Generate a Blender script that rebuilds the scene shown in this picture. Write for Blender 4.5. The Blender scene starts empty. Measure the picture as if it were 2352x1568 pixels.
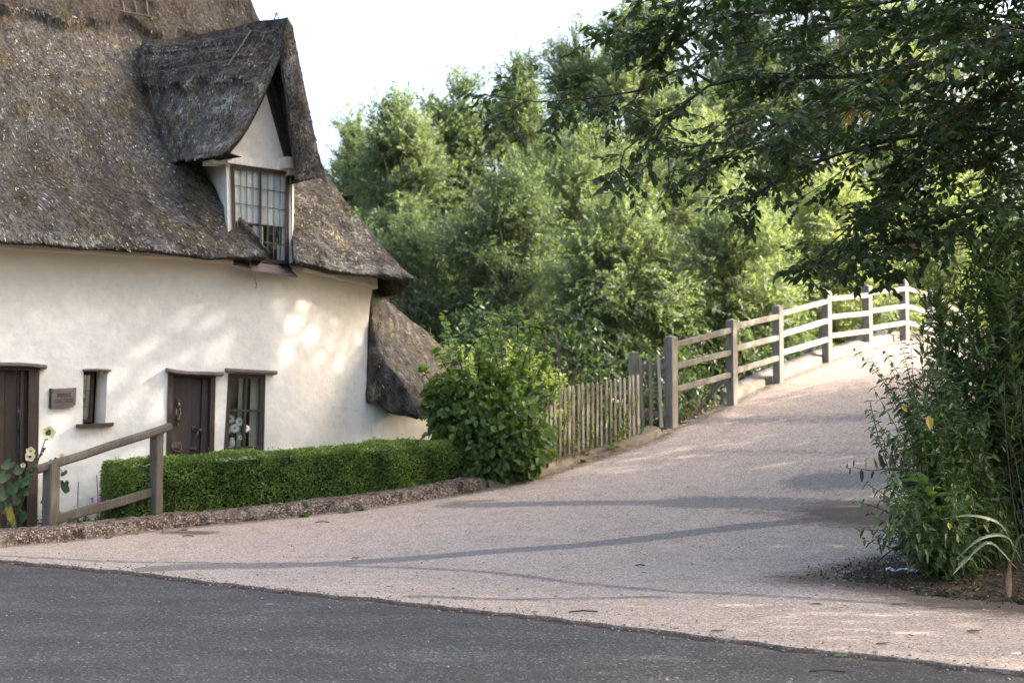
import bpy, math, random
import numpy as np
from mathutils import Vector, geometry
rng = np.random.default_rng(11)
random.seed(5)
SC = bpy.context.scene
COL = SC.collection

# ------------------------------------------------------------------ survey of the photograph
F = 3267.0                       # focal length in survey pixels (2352 x 1568 frame)
TH = math.atan(201 / F)          # camera pitch
H = 1.4                          # camera height
cT, sT = math.cos(TH), math.sin(TH)

def ray(px, py):
    cx = (px - 1176) / F; cz = (784 - py) / F
    return np.array([cx, cT - cz * sT, sT + cz * cT])
def at(px, py, Y):
    d = ray(px, py)
    return np.array([0, 0, H]) + d * (Y / d[1])
def proj(P):
    P = np.asarray(P, float); q = P - np.array([0, 0, H])
    f = q[..., 1] * cT + q[..., 2] * sT
    up = -q[..., 1] * sT + q[..., 2] * cT
    return 1176 + F * q[..., 0] / f, 784 - F * up / f

TT = np.array([-400, 8, 9, 10.75, 13, 16.3, 18.5, 20.6, 22, 23.4, 25.4, 27.2, 28.8, 30.2, 32, 36, 42, 60, 900.])
GG = np.array([0, 0, 0.005, .03, .15, .5, .9, 1.41, 1.8, 2.2, 2.64, 2.97, 3.22, 3.27, 3.1, 2.3, 1.3, .3, .3])
_tf = np.arange(-10, 80, .05)
_gf = np.interp(_tf, TT, GG)
_gs = np.convolve(np.pad(_gf, 12, mode='edge'), np.ones(25) / 25, 'valid')
def g(x, y):
    return np.interp(np.asarray(x) * .555 + np.asarray(y) * .832, _tf, _gs)
def gp(px, py, lift=0.0):
    d = ray(px, py); s = 4.0
    while s < 70:
        P = np.array([0, 0, H]) + d * s
        if P[2] <= g(P[0], P[1]) + lift: return P
        s += .02
    return np.array([0, 0, H]) + d * 30

def nrmz(v):
    v = np.asarray(v, float)
    return v / np.maximum(np.linalg.norm(v, axis=-1, keepdims=True), 1e-9)
def sstep(a, b, x):
    t = np.clip((np.asarray(x, float) - a) / (b - a), 0, 1); return t * t * (3 - 2 * t)
_perm = np.random.default_rng(3).random(4096)
def vnoise(P, f):
    p = np.asarray(P, float) * f + 1000.0
    i = np.floor(p).astype(np.int64); w = p - i; w = w * w * (3 - 2 * w)
    def h(a, b, c): return _perm[(a * 73856093 ^ b * 19349663 ^ c * 83492791) & 4095]
    r = 0
    for dx in (0, 1):
        for dy in (0, 1):
            for dz in (0, 1):
                ww = (w[..., 0] if dx else 1 - w[..., 0]) * (w[..., 1] if dy else 1 - w[..., 1]) * (w[..., 2] if dz else 1 - w[..., 2])
                r = r + ww * h(i[..., 0] + dx, i[..., 1] + dy, i[..., 2] + dz)
    return r * 2 - 1
def curve(pts, n):
    """smooth polyline through pts, resampled to n points"""
    P = np.asarray(pts, float); k = len(P)
    if k > 2:
        out = []
        Q = np.vstack([2 * P[0] - P[1], P, 2 * P[-1] - P[-2]])
        for i in range(1, k):
            p0, p1, p2, p3 = Q[i - 1], Q[i], Q[i + 1], Q[i + 2]
            for t in np.linspace(0, 1, 12, endpoint=False):
                out.append(.5 * ((2 * p1) + (p2 - p0) * t + (2 * p0 - 5 * p1 + 4 * p2 - p3) * t * t + (3 * p1 - p0 - 3 * p2 + p3) * t ** 3))
        out.append(P[-1]); P = np.array(out)
    L = np.r_[0, np.cumsum(np.linalg.norm(np.diff(P, axis=0), axis=1))]
    s = np.linspace(0, L[-1], n)
    return np.stack([np.interp(s, L, P[:, j]) for j in range(P.shape[1])], 1)
def coons(top, bot, left, right):
    R, C = len(left), len(top)
    u = np.linspace(0, 1, C)[None, :, None]; v = np.linspace(0, 1, R)[:, None, None]
    T, B, L, Rt = top[None], bot[None], left[:, None], right[:, None]
    return ((1 - v) * T + v * B + (1 - u) * L + u * Rt
            - ((1 - u) * (1 - v) * top[0] + u * (1 - v) * top[-1] + (1 - u) * v * bot[0] + u * v * bot[-1]))

# ------------------------------------------------------------------ mesh collector
class MB:
    def __init__(s): s.V = []; s.n = 0; s.F = {}; s.T = []; s.hast = False
    def add(s, V, F_, mat=0, rnd=None, smooth=True, tc=None):
        V = np.asarray(V, float).reshape(-1, 3); s.hast |= tc is not None; s.T.append(V if tc is None else tc.reshape(-1, 3)); F_ = np.asarray(F_, np.int64)
        if F_.ndim == 1: F_ = F_[None]
        m = len(F_)
        if rnd is None: rnd = np.full(m, .5)
        s.F.setdefault(F_.shape[1], []).append((F_ + s.n, np.full(m, mat), np.broadcast_to(rnd, (m,)), np.full(m, smooth)))
        s.V.append(V); s.n += len(V)
        return s
    def grid(s, P, mat=0, smooth=True, mask=None, rnd=None, wrap=False, tc=None):
        R, C = P.shape[:2]
        if tc is not None:
            a = np.r_[0, np.cumsum(np.linalg.norm(np.diff(P[R // 2], axis=0), axis=1))]; b = np.r_[0, np.cumsum(np.linalg.norm(np.diff(P[:, C // 2], axis=0), axis=1))]
            tc = np.stack([np.broadcast_to(a[None], (R, C)), np.broadcast_to(b[:, None], (R, C)), np.full((R, C), float(tc))], -1)
        idx = np.arange(R * C).reshape(R, C)
        if wrap: idx = np.concatenate([idx, idx[:, :1]], 1)
        q = np.stack([idx[:-1, :-1], idx[:-1, 1:], idx[1:, 1:], idx[1:, :-1]], -1)
        if mask is not None: q = q[mask]
        else: q = q.reshape(-1, 4)
        return s.add(P.reshape(-1, 3), q, mat, rnd, smooth, tc)
    def poly(s, pts, mat=0): return s.add(pts, np.arange(len(pts)), mat, None, False)
    def prism(s, front, back, mat=0):
        n = len(front); V = np.vstack([front, back])
        s.add(V, np.arange(n), mat, None, False)
        s.add(V, np.arange(n, 2 * n)[::-1], mat, None, False)
        q = [[i, (i + 1) % n, n + (i + 1) % n, n + i] for i in range(n)]
        return s.add(V, q, mat, None, False)
    def tube(s, pts, rad, sides=6, mat=0, rnd=None, cap=True):
        P = np.asarray(pts, float); k = len(P)
        rad = np.broadcast_to(np.asarray(rad, float), (k,))
        t = nrmz(np.gradient(P, axis=0))
        ref = np.array([0, 0, 1.]) if abs(t[:, 2]).mean() < .9 else np.array([1., 0, 0])
        a = nrmz(np.cross(t, ref)); b = np.cross(t, a)
        th = np.arange(sides) * 2 * np.pi / sides
        G = P[:, None] + rad[:, None, None] * (np.cos(th)[None, :, None] * a[:, None] + np.sin(th)[None, :, None] * b[:, None])
        s.grid(G, mat, True, wrap=True, rnd=None if rnd is None else rnd)
        if cap and sides > 3:
            s.add(G[0], np.arange(sides), mat, rnd, False); s.add(G[-1], np.arange(sides), mat, rnd, False)
        return s
    def beam(s, p0, p1, w, h, up=(0, 0, 1), ch=.012, mat=0, rnd=None, top=None, wob=0.0):
        p0, p1 = np.asarray(p0, float), np.asarray(p1, float)
        n = 7 if wob else 2
        t = nrmz(p1 - p0); sd = nrmz(np.cross(t, np.asarray(up, float))); u2 = np.cross(sd, t)
        a, b = w / 2, h / 2
        prof = [(a, b - ch), (a - ch, b), (-a + ch, b), (-a, b - ch), (-a, -b + ch), (-a + ch, -b), (a - ch, -b), (a, -b + ch)]
        rings = []
        for i in range(n):
            c = p0 + (p1 - p0) * i / (n - 1)
            if wob: c = c + sd * wob * (random.random() - .5) + u2 * wob * (random.random() - .5)
            rings.append([c + sd * x + u2 * y for x, y in prof])
        G = np.array(rings)
        s.grid(G, mat, False, wrap=True, rnd=rnd)
        s.add(G[0], np.arange(8), mat, rnd, False)
        if top is None: s.add(G[-1], np.arange(8), mat, rnd, False)
        else:
            V = np.vstack([G[-1], p1 + t * top])
            s.add(V, [[i, (i + 1) % 8, 8] for i in range(8)], mat, rnd, False)
        return s
    def ball(s, c, r, mat=0, n=8, rnd=None):
        r = np.broadcast_to(np.asarray(r, float), (3,))
        ph = np.linspace(0, np.pi, n // 2 + 2); th = np.arange(n) * 2 * np.pi / n
        G = np.stack([np.sin(ph)[:, None] * np.cos(th), np.sin(ph)[:, None] * np.sin(th), np.cos(ph)[:, None] * np.ones(n)], -1) * r + np.asarray(c, float)
        return s.grid(G, mat, True, wrap=True, rnd=rnd)
    def leaves(s, base, d, nr, L, W, mat=0, rnd=None, fold=False, droop=.0):
        base = np.asarray(base, float); n = len(base)
        if n == 0: return s
        d = nrmz(d); sd = nrmz(np.cross(d, nr)); nr = np.cross(sd, d)
        L = np.broadcast_to(np.asarray(L, float), (n,))[:, None]; W = np.broadcast_to(np.asarray(W, float), (n,))[:, None]
        if rnd is None: rnd = rng.random(n)
        dr = np.array([0, 0, -1.]) * droop * L
        if not fold:
            V = np.stack([base, base + d * L * .42 + sd * W * .5, base + d * L + dr, base + d * L * .42 - sd * W * .5], 1)
            return s.add(V, np.arange(4 * n).reshape(n, 4), mat, rnd, False)
        V = np.stack([base, base + d * L * .28 + sd * W * .46 + nr * W * .10, base + d * L * .66 + sd * W * .36 + nr * W * .05 + dr * .4,
                      base + d * L + dr, base + d * L * .66 - sd * W * .36 + nr * W * .05 + dr * .4, base + d * L * .28 - sd * W * .46 + nr * W * .10,
                      base + d * L * .5 - nr * W * .06 + dr * .25], 1)
        o = np.arange(n)[:, None] * 7
        f1 = np.concatenate([o + np.array([[0, 1, 2, 6]]), o + np.array([[0, 6, 4, 5]]), o + np.array([[6, 2, 3, 4]])])
        return s.add(V, f1, mat, np.tile(rnd, 3), False)
    def build(s, name, mats, parent=None, **tags):
        me = bpy.data.meshes.new(name)
        V = np.concatenate(s.V) if s.V else np.zeros((0, 3))
        loops, starts, mi, rn, sm = [], [], [], [], []; c = 0
        for k, lst in s.F.items():
            for f, m, r, b in lst:
                loops.append(f.ravel()); starts.append(c + np.arange(len(f)) * k); c += len(f) * k
                mi.append(m); rn.append(r); sm.append(b)
        loops = np.concatenate(loops); starts = np.concatenate(starts)
        if parent is not None and hasattr(parent, 'location'):
            V = V - np.array(org(parent))
        elif 'loc' in tags: V = V - np.asarray(tags['loc'])
        me.vertices.add(len(V)); me.vertices.foreach_set('co', V.astype(np.float32).ravel())
        me.loops.add(len(loops)); me.loops.foreach_set('vertex_index', loops.astype(np.int32))
        me.polygons.add(len(starts)); me.polygons.foreach_set('loop_start', starts.astype(np.int32))
        me.polygons.foreach_set('material_index', np.concatenate(mi).astype(np.int32))
        me.polygons.foreach_set('use_smooth', np.concatenate(sm).astype(bool))
        a = me.attributes.new('rnd', 'FLOAT', 'FACE'); a.data.foreach_set('value', np.concatenate(rn).astype(np.float32))
        if s.hast:
            a = me.attributes.new('tc', 'FLOAT_VECTOR', 'POINT'); a.data.foreach_set('vector', np.concatenate(s.T).astype(np.float32).ravel())
        me.update(calc_edges=True)
        for m in (mats if isinstance(mats, (list, tuple)) else [mats]): me.materials.append(m)
        o = bpy.data.objects.new(name, me); COL.objects.link(o)
        if parent is not None: o.parent = parent
        if 'loc' in tags: o.location = Vector(tags.pop('loc'))
        for k, v in tags.items(): o[k] = v
        return o
def org(o):
    v = Vector((0, 0, 0))
    while o is not None: v = v + o.location; o = o.parent
    return v
def thing(name, label, category, loc=(0, 0, 0), group=None):
    o = bpy.data.objects.new(name, None); COL.objects.link(o); o.location = Vector([float(c) for c in loc])
    o.empty_display_size = .2
    o['label'] = label; o['category'] = category
    if group: o['group'] = group
    return o

# ------------------------------------------------------------------ materials
MATS = {}
class NT:
    def __init__(s, name):
        s.m = bpy.data.materials.new(name); s.m.use_nodes = True; s.t = s.m.node_tree; s.t.nodes.clear()
        s.out = s.n('ShaderNodeOutputMaterial'); s.pos = s.n('ShaderNodeNewGeometry').outputs['Position']
    def n(s, t, **k):
        x = s.t.nodes.new(t)
        for a, b in k.items(): setattr(x, a, b)
        return x
    def l(s, a, b): s.t.links.new(a, b)
    def map(s, scale=(1, 1, 1), rot=(0, 0, 0)):
        m = s.n('ShaderNodeMapping'); s.l(s.pos, m.inputs[0]); m.inputs['Scale'].default_value = scale; m.inputs['Rotation'].default_value = rot
        return m.outputs[0]
    def noise(s, sc, det=4, rough=.55, vec=None, out=0):
        x = s.n('ShaderNodeTexNoise'); s.l(vec if vec is not None else s.pos, x.inputs['Vector'])
        x.inputs['Scale'].default_value = sc; x.inputs['Detail'].default_value = det; x.inputs['Roughness'].default_value = rough
        return x.outputs[out]
    def voro(s, sc, vec=None, out='Color', rnd=1.0):
        x = s.n('ShaderNodeTexVoronoi'); s.l(vec if vec is not None else s.pos, x.inputs['Vector'])
        x.inputs['Scale'].default_value = sc; x.inputs['Randomness'].default_value = rnd
        return x.outputs[out]
    def attr(s, name='rnd'): return s.n('ShaderNodeAttribute', attribute_name=name).outputs['Fac']
    def ramp(s, fac, stops, interp='LINEAR'):
        r = s.n('ShaderNodeValToRGB'); r.color_ramp.interpolation = interp; s.l(fac, r.inputs[0]); e = r.color_ramp.elements
        while len(e) < len(stops): e.new(.5)
        for i, (p, c) in enumerate(stops):
            e[i].position = p; e[i].color = (*c, 1) if len(c) == 3 else c
        return r.outputs[0]
    def mix(s, fac, a, b, mode='MIX'):
        x = s.n('ShaderNodeMix', data_type='RGBA', blend_type=mode)
        for sock, v in ((x.inputs[0], fac), (x.inputs[6], a), (x.inputs[7], b)):
            if hasattr(v, 'is_linked'): s.l(v, sock)
            elif isinstance(v, (int, float)): sock.default_value = v
            else: sock.default_value = (*v, 1)
        return x.outputs[2]
    def math(s, op, a, b=0.0, clamp=False):
        x = s.n('ShaderNodeMath', operation=op, use_clamp=clamp)
        for sock, v in ((x.inputs[0], a), (x.inputs[1], b)):
            if hasattr(v, 'is_linked'): s.l(v, sock)
            else: sock.default_value = v
        return x.outputs[0]
    def bump(s, h, strength=.4, dist=.02):
        b = s.n('ShaderNodeBump'); b.inputs['Strength'].default_value = strength; b.inputs['Distance'].default_value = dist
        s.l(h, b.inputs['Height']); return b.outputs[0]
    def bsdf(s, col, rough=.8, normal=None, spec=.3, metal=0.0):
        p = s.n('ShaderNodeBsdfPrincipled')
        for nm, v in (('Base Color', col), ('Roughness', rough), ('Specular IOR Level', spec), ('Metallic', metal)):
            if hasattr(v, 'is_linked'): s.l(v, p.inputs[nm])
            elif isinstance(v, (int, float)): p.inputs[nm].default_value = v
            else: p.inputs[nm].default_value = (*v, 1)
        if normal is not None: s.l(normal, p.inputs['Normal'])
        s.l(p.outputs[0], s.out.inputs[0]); return p
def leafmat(name, stops, trans=.4, rough=.45, spec=.35, tcol=None):
    t = NT(name); c = t.ramp(t.attr(), stops)
    c = t.mix(t.math('MULTIPLY', t.noise(3.5, 2), .5), c, t.mix(.5, c, (.0, .0, .0)), 'MIX')
    p = t.bsdf(c, rough, None, spec)
    tr = t.n('ShaderNodeBsdfTranslucent')
    hs = t.mix(1.0, c, tcol or (1.25, 1.3, .55), 'MULTIPLY'); t.l(hs, tr.inputs[0])
    mx = t.n('ShaderNodeMixShader'); mx.inputs[0].default_value = trans
    t.l(p.outputs[0], mx.inputs[1]); t.l(tr.outputs[0], mx.inputs[2]); t.l(mx.outputs[0], t.out.inputs[0])
    return t.m
def plain(name, col, rough=.6, var=.25, sc=20, spec=.3, metal=0.0, bump=.0, map_=(1, 1, 1)):
    t = NT(name); v = t.map(map_); nz = t.noise(sc, 4, .6, v)
    c = t.ramp(nz, [(.25, tuple(x * (1 - var) for x in col)), (.75, tuple(min(1, x * (1 + var)) for x in col))])
    t.bsdf(c, rough, t.bump(nz, bump, .01) if bump else None, spec, metal)
    return t.m
# ------------------------------------------------------------------ ground, lane, road, kerb
def lane_mat():
    t = NT('lane_aggregate')
    v1 = t.voro(88); v2 = t.voro(210)
    sp = t.n('ShaderNodeSeparateColor'); t.l(v1, sp.inputs[0])
    sp2 = t.n('ShaderNodeSeparateColor'); t.l(v2, sp2.inputs[0])
    chip = t.ramp(t.math('ADD', t.math('MULTIPLY', sp.outputs[0], .6), t.math('MULTIPLY', sp2.outputs[0], .4)),
                  [(.12, (.11, .086, .068)), (.36, (.265, .208, .165)), (.62, (.37, .302, .245)), (.86, (.53, .455, .385)), (.95, (.66, .59, .52))])
    big = t.noise(.55, 5, .6); mid = t.noise(3.2, 5, .65)
    c = t.mix(t.ramp(big, [(.35, (0, 0, 0)), (.7, (1, 1, 1))]), chip, t.mix(1.0, chip, (1.12, 1.06, 1.02), 'MULTIPLY'))
    c = t.mix(t.ramp(mid, [(.30, (.55, .55, .55)), (.52, (0, 0, 0))]), c, t.mix(1.0, c, (.70, .66, .63), 'MULTIPLY'))
    brk = t.math('ADD', t.math('MULTIPLY', t.noise(8, 6, .75), 1.3), -.65)
    tar = t.math('ADD', t.attr('tar'), t.math('MULTIPLY', brk, .8))
    tarf = t.ramp(tar, [(.32, (0, 0, 0)), (.62, (1, 1, 1))])
    tarc = t.ramp(t.math('ADD', t.math('MULTIPLY', sp.outputs[1], .7), t.math('MULTIPLY', sp2.outputs[1], .3)), [(.1, (.035, .033, .036)), (.6, (.10, .093, .095)), (.95, (.27, .25, .245))])
    c = t.mix(t.math('MULTIPLY', tarf, .76), c, tarc)
    st = t.math('ADD', t.attr('stain'), t.math('MULTIPLY', brk, 1.0))
    stf = t.ramp(st, [(.25, (0, 0, 0)), (.85, (1, 1, 1))])
    c = t.mix(t.math('MULTIPLY', stf, .85), c, (.062, .043, .029))
    hgt = t.math('ADD', t.math('MULTIPLY', t.voro(88, out='Distance'), -1.0), t.math('MULTIPLY', mid, .4))
    t.bsdf(c, t.math('SUBTRACT', .92, t.math('MULTIPLY', tarf, .12)), t.bump(hgt, .35, .008), .2)
    return t.m
def asphalt_mat():
    t = NT('asphalt')
    v1 = t.voro(75); sp = t.n('ShaderNodeSeparateColor'); t.l(v1, sp.inputs[0])
    c = t.ramp(sp.outputs[0], [(.1, (.020, .0185, .017)), (.6, (.034, .032, .030)), (.93, (.056, .053, .049)), (.99, (.15, .14, .125))])
    v = t.map((.6, 1.6, 1)); big = t.noise(1.1, 6, .65, v)
    c = t.mix(t.ramp(big, [(.38, (0, 0, 0)), (.66, (1, 1, 1))]), c, t.mix(1.0, c, (1.6, 1.62, 1.64), 'MULTIPLY'))
    c = t.mix(t.math('MULTIPLY', t.ramp(t.noise(2.6, 4, .6), [(.5, (0, 0, 0)), (.7, (1, 1, 1))]), .5), c, (.06, .048, .040))
    dirt = t.ramp(t.math('ADD', t.attr('stain'), t.math('MULTIPLY', t.math('SUBTRACT', t.noise(7, 5, .7), .5), 1.2)), [(.35, (0, 0, 0)), (.8, (1, 1, 1))])
    c = t.mix(t.math('MULTIPLY', dirt, .7), c, (.10, .072, .05))
    hgt = t.math('ADD', t.voro(75, out='Distance'), t.math('MULTIPLY', big, .8))
    t.bsdf(c, .82, t.bump(hgt, .5, .01), .3)
    return t.m
def kerb_mat():
    t = NT('kerb_concrete')
    v = t.voro(66); sp = t.n('ShaderNodeSeparateColor'); t.l(v, sp.inputs[0])
    c = t.ramp(sp.outputs[0], [(.1, (.030, .019, .012)), (.45, (.095, .064, .043)), (.75, (.18, .13, .095)), (.95, (.42, .36, .30))])
    n1 = t.noise(2.2, 5, .65)
    c = t.mix(t.ramp(n1, [(.42, (0, 0, 0)), (.6, (1, 1, 1))]), c, t.mix(.45, c, (.24, .19, .145)))
    c = t.mix(t.math('MULTIPLY', t.ramp(t.noise(9, 5, .7), [(.48, (0, 0, 0)), (.62, (1, 1, 1))]), .85), c, (.026, .018, .012))
    t.bsdf(c, .9, t.bump(t.math('ADD', t.voro(66, out='Distance'), n1), .6, .02), .2)
    return t.m
M_lane, M_asph, M_kerb = lane_mat(), asphalt_mat(), kerb_mat()
def ground_mat():
    t = NT('garden_earth')
    n = t.noise(3, 6, .65)
    c = t.ramp(n, [(.3, (.03, .026, .016)), (.5, (.05, .055, .022)), (.7, (.07, .09, .03))])
    t.bsdf(c, .95, t.bump(t.noise(14, 5, .7), .8, .05), .1); return t.m
M_ground = ground_mat()

kerb_px = [(0, 1257), (200, 1240), (420, 1216), (700, 1187), (900, 1163), (1080, 1132), (1200, 1108), (1330, 1066), (1430, 1036), (1500, 1012), (1545, 987)]
bridge_px = [(1678, 928), (1871, 844), (1906, 829), (2020, 798), (2077, 781)]
_k = [(-14, 11.2), (-8.4, 15.1)] + [tuple(gp(*p)[:2]) for p in kerb_px] + [tuple(gp(*p)[:2]) for p in bridge_px] + [(9.2, 30.6), (10.6, 33), (14, 38.5), (22, 47), (60, 85)]
KL = curve(_k, 420)
KT = nrmz(np.gradient(KL, axis=0)); KN = np.stack([-KT[:, 1], KT[:, 0]], 1)      # left normal (away from the lane)
def kdist(x, y):
    """signed distance from kerb line: + on the garden side, - over the lane; and index"""
    P = np.stack([np.asarray(x, float).ravel(), np.asarray(y, float).ravel()], 1)
    d = np.empty(len(P)); ii = np.empty(len(P), int)
    for a in range(0, len(P), 4000):
        q = P[a:a + 4000, None] - KL[None]
        r = (q ** 2).sum(-1); i = r.argmin(1); ii[a:a + 4000] = i
        qq = P[a:a + 4000] - KL[i]; sg = (qq * KN[i]).sum(1)
        d[a:a + 4000] = np.where(np.abs(sg) > .8 * np.sqrt(r.min(1)), sg, np.sign(sg) * np.sqrt(r.min(1)))
    return d.reshape(np.shape(x)), ii.reshape(np.shape(x))
def kpt(px, off=0.0, dz=0.0):
    """point on kerb line nearest below photo column px, pushed off metres into the garden"""
    Q = KL + KN * off; X = Q[:, 0] / Q[:, 1] * F + 1176; a = slice(15, kidx(2070)); X = np.maximum.accumulate(X[a])
    p = np.array([np.interp(px, X, Q[a][:, j]) for j in (0, 1)]); k = np.array([np.interp(px, X, KL[a][:, j]) for j in (0, 1)])
    return np.array([p[0], p[1], g(*k) + dz])
def ground_z(x, y):
    d, _ = kdist(x, y); tt = x * .555 + y * .832; gg = g(x, y)
    bank = sstep(19.6, 22, tt) * (1 - sstep(46, 60, tt))
    left = (gg + .05) * (1 - sstep(1.2, 7, d)) + (-.1) * sstep(1.2, 7, d)
    leftb = gg - .35 - 1.0 * np.clip(d, 0, 3.2); leftb = np.maximum(leftb, -.9)
    zl = left * (1 - bank) + leftb * bank
    rr = -d
    rb = gg - .05 - 1.1 * np.clip(rr - 4.0, 0, 4); rb = np.maximum(rb, -.9)
    zr = (gg - .05) * (1 - bank) + rb * bank
    w = sstep(-.02, .12, d)
    z = zr * (1 - w) + zl * w
    far = sstep(60, 90, np.hypot(x, y)); return z * (1 - far) + (-.15) * far - .01
def spaced(lo, hi, st, outer):
    a = np.arange(lo, hi, st); r = []; s = st; p = hi
    while p < outer: r.append(p); s *= 1.35; p += s
    r.append(outer); l = []; s = st; p = lo
    while p > -outer: s *= 1.35; p -= s; l.append(p)
    return np.r_[l[::-1], a, r]
xs = spaced(-12, 16, .28, 900); ys = spaced(2, 46, .28, 900)
GX, GY = np.meshgrid(xs, ys)
MB().grid(np.stack([GX, GY, ground_z(GX, GY)], -1)).build('ground', M_ground, kind='structure')

bnd = np.array([gp(*p)[:2] for p in [(0, 1291), (300, 1318), (600, 1356), (900, 1386), (1180, 1417), (1470, 1450), (1760, 1488), (2060, 1520), (2352, 1556)]])
bnd = np.vstack([[-14, bnd[0, 1] + (bnd[0, 0] + 14) * .8], bnd, [9, bnd[-1, 1] - .7 * (9 - bnd[-1, 0])], [13, 1.2]])
def lane_front(x):
    return np.interp(x, bnd[:, 0], bnd[:, 1]) + .035 * np.sin(x * 7.3) * np.sin(x * 2.1 + 1) + .028 * np.sin(x * 17 + 2 + 2 * np.sin(x * 3)) + .012 * np.sin(x * 41)
def wline(pts): return curve([gp(*p)[:2] for p in pts], 80)
def near(P, line, w):
    d = np.full(P.shape[:-1], 9.)
    for q in line: d = np.minimum(d, np.hypot(P[..., 0] - q[0], P[..., 1] - q[1]))
    return np.clip(1.0 - d / w, 0, 1)
lx = np.r_[np.arange(-9, -6.6, .3), np.arange(-6.6, 9.2, .085), np.arange(9.2, 13, .4)]
vy = np.r_[0, .004, .05, np.arange(.1, 16, .09), np.arange(16, 40, .3)]
LX = np.repeat(lx[None], len(vy), 0); LY = lane_front(LX) + vy[:, None]
LZ = g(LX, LY) + .026 + .010 * vnoise(np.stack([LX, LY, LX * 0], -1), .9) * sstep(.1, 1, vy[:, None])
LZ[0] -= .05
d_, i_ = kdist(LX, LY); T_ = LX * .555 + LY * .832
ok = (d_ < .12) & ~((T_ > 20.8) & (d_ < -3.95))
ok &= ~((LX > np.interp(LY, [10.3, 12, 13, 17, 20.5, 22], [9, 5.6, 5.2, 6.2, 7.4, 8.2])) & (LY > 10.6))
msk = ok[:-1, :-1] & ok[1:, 1:]
lane = MB().grid(np.stack([LX, LY, LZ], -1), mask=msk).build('lane', M_lane, kind='structure')
P2 = np.stack([LX, LY], -1)
tar = np.zeros(LX.shape)
for pts, w, amt in [([(700, 1302), (1000, 1282), (1400, 1252), (1700, 1217), (1900, 1196)], .30, 1.25), ([(360, 1312), (500, 1306), (640, 1303)], .38, 1.3),
                    ([(0, 1281), (300, 1296), (700, 1302), (1050, 1316), (1400, 1350), (1750, 1377), (2352, 1408)], .17, .85),
                    ([(950, 1377), (1200, 1381), (1520, 1378)], .22, .8), ([(1040, 1166), (1300, 1161), (1600, 1160), (1950, 1168)], .40, .95),
                    ([(1580, 1158), (1750, 1162), (1930, 1170)], .7, 1.2), ([(1905, 1108), (1990, 1104), (2060, 1100)], .95, 1.2),
                    ([(1500, 975), (1750, 968), (1990, 962)], .8, .6), ([(1600, 1040), (1990, 1045)], .5, .5), ([(2352, 1545), (1500, 1440), (1180, 1410)], .12, .4)]:
    tar = np.maximum(tar, near(P2, wline(pts), w) * amt)
stain = np.zeros(LX.shape)
for pts, w, amt in [([(395, 1228), (430, 1229), (470, 1230)], .32, 1.1), ([(1940, 1180), (2010, 1195), (2100, 1185)], 1.15, 1.2), ([(1880, 1335), (2000, 1350), (2150, 1378), (2352, 1405)], .85, 1.05), ([(1900, 1320), (2000, 1300), (2060, 1285)], .5, .9),
                    ([(1040, 1160), (1080, 1157), (1120, 1155)], .3, .7), ([(1850, 1190), (1700, 1180)], .5, .55)]:
    stain = np.maximum(stain, near(P2, wline(pts), w) * amt)
stain = np.maximum(stain, .75 * np.clip(1 - np.abs(d_ + .10) / .28, 0, 1))
stain = np.maximum(stain, .75 * np.clip(1 - vy[:, None] / .05, 0, 1) * (vy[:, None] > .002) + 0 * LX)
stain[0] = 1.2
for nm, A in (('tar', tar), ('stain', stain)):
    a = lane.data.attributes.new(nm, 'FLOAT', 'POINT'); a.data.foreach_set('value', A.astype(np.float32).ravel())
# grey road in front
rx = np.r_[-60, -30, np.arange(-16, 14, .16), 30, 60]; ry = np.r_[-25, -10, np.arange(0, 17.5, .16), 17.7]
RX, RY = np.meshgrid(rx, ry)
dr_, _ = kdist(RX, RY)
okr = (dr_ < .15) & (RY < lane_front(np.clip(RX, -14, 13)) + .3)
RZ = .004 + 0 * RX + np.where(RY < lane_front(np.clip(RX, -14, 13)) + .05, .0, -.012)
road = MB().grid(np.stack([RX, RY, RZ], -1), mask=(okr[:-1, :-1] & okr[1:, 1:])).build('road', M_asph, kind='structure')
a = road.data.attributes.new('stain', 'FLOAT', 'POINT')
a.data.foreach_set('value', np.clip(.85 - (lane_front(np.clip(RX, -14, 13)) - RY) / .38, 0, 1).astype(np.float32).ravel())

# rough kerb along the garden
def sweep(i0, i1, prof, amp, name, mat, zadd=0.0, n=500):
    k = np.linspace(i0, i1, n); c = np.stack([np.interp(k, np.arange(len(KL)), KL[:, j]) for j in (0, 1)], 1)
    nn = nrmz(np.stack([np.interp(k, np.arange(len(KL)), KN[:, j]) for j in (0, 1)], 1))
    pr = curve([(a, b, 0) for a, b in prof], 16)[:, :2]
    xy = c[:, None] + nn[:, None] * pr[None, :, :1]
    P = np.concatenate([xy, (g(c[:, 0], c[:, 1])[:, None] + pr[None, :, 1] + zadd)[..., None]], -1)
    nz = vnoise(P, 7) * .6 + vnoise(P, 19) * .4 + vnoise(P, 1.6) * .7
    P[..., 2] += amp * nz * (pr[None, :, 1] > -.05)
    P[..., :2] += amp * .9 * vnoise(P + 7, 9)[..., None] * nn[:, None]
    m = MB().grid(P); m.add(P[0], np.arange(16)); m.add(P[-1], np.arange(16))
    return m.build(name, mat, kind='structure')
def kidx(px):
    X = KL[:, 0] / KL[:, 1] * F + 1176
    return int(np.argmin(np.abs(X - px)))
KP = [(-.03, -.1), (-.01, .05), (.02, .115), (.07, .165), (.2, .19), (.30, .175), (.36, -.1)]
sweep(20, kidx(1110), KP, .018, 'kerb', M_kerb)
M_kerb2 = plain('worn_kerb_stone', (.17, .138, .105), .9, .45, 9, .2, 0, .6)
sweep(kidx(1110) + .2, kidx(1520), [(a, b * .8 if b > 0 else b) for a, b in KP], .009, 'kerb', M_kerb2, n=260)
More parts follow.
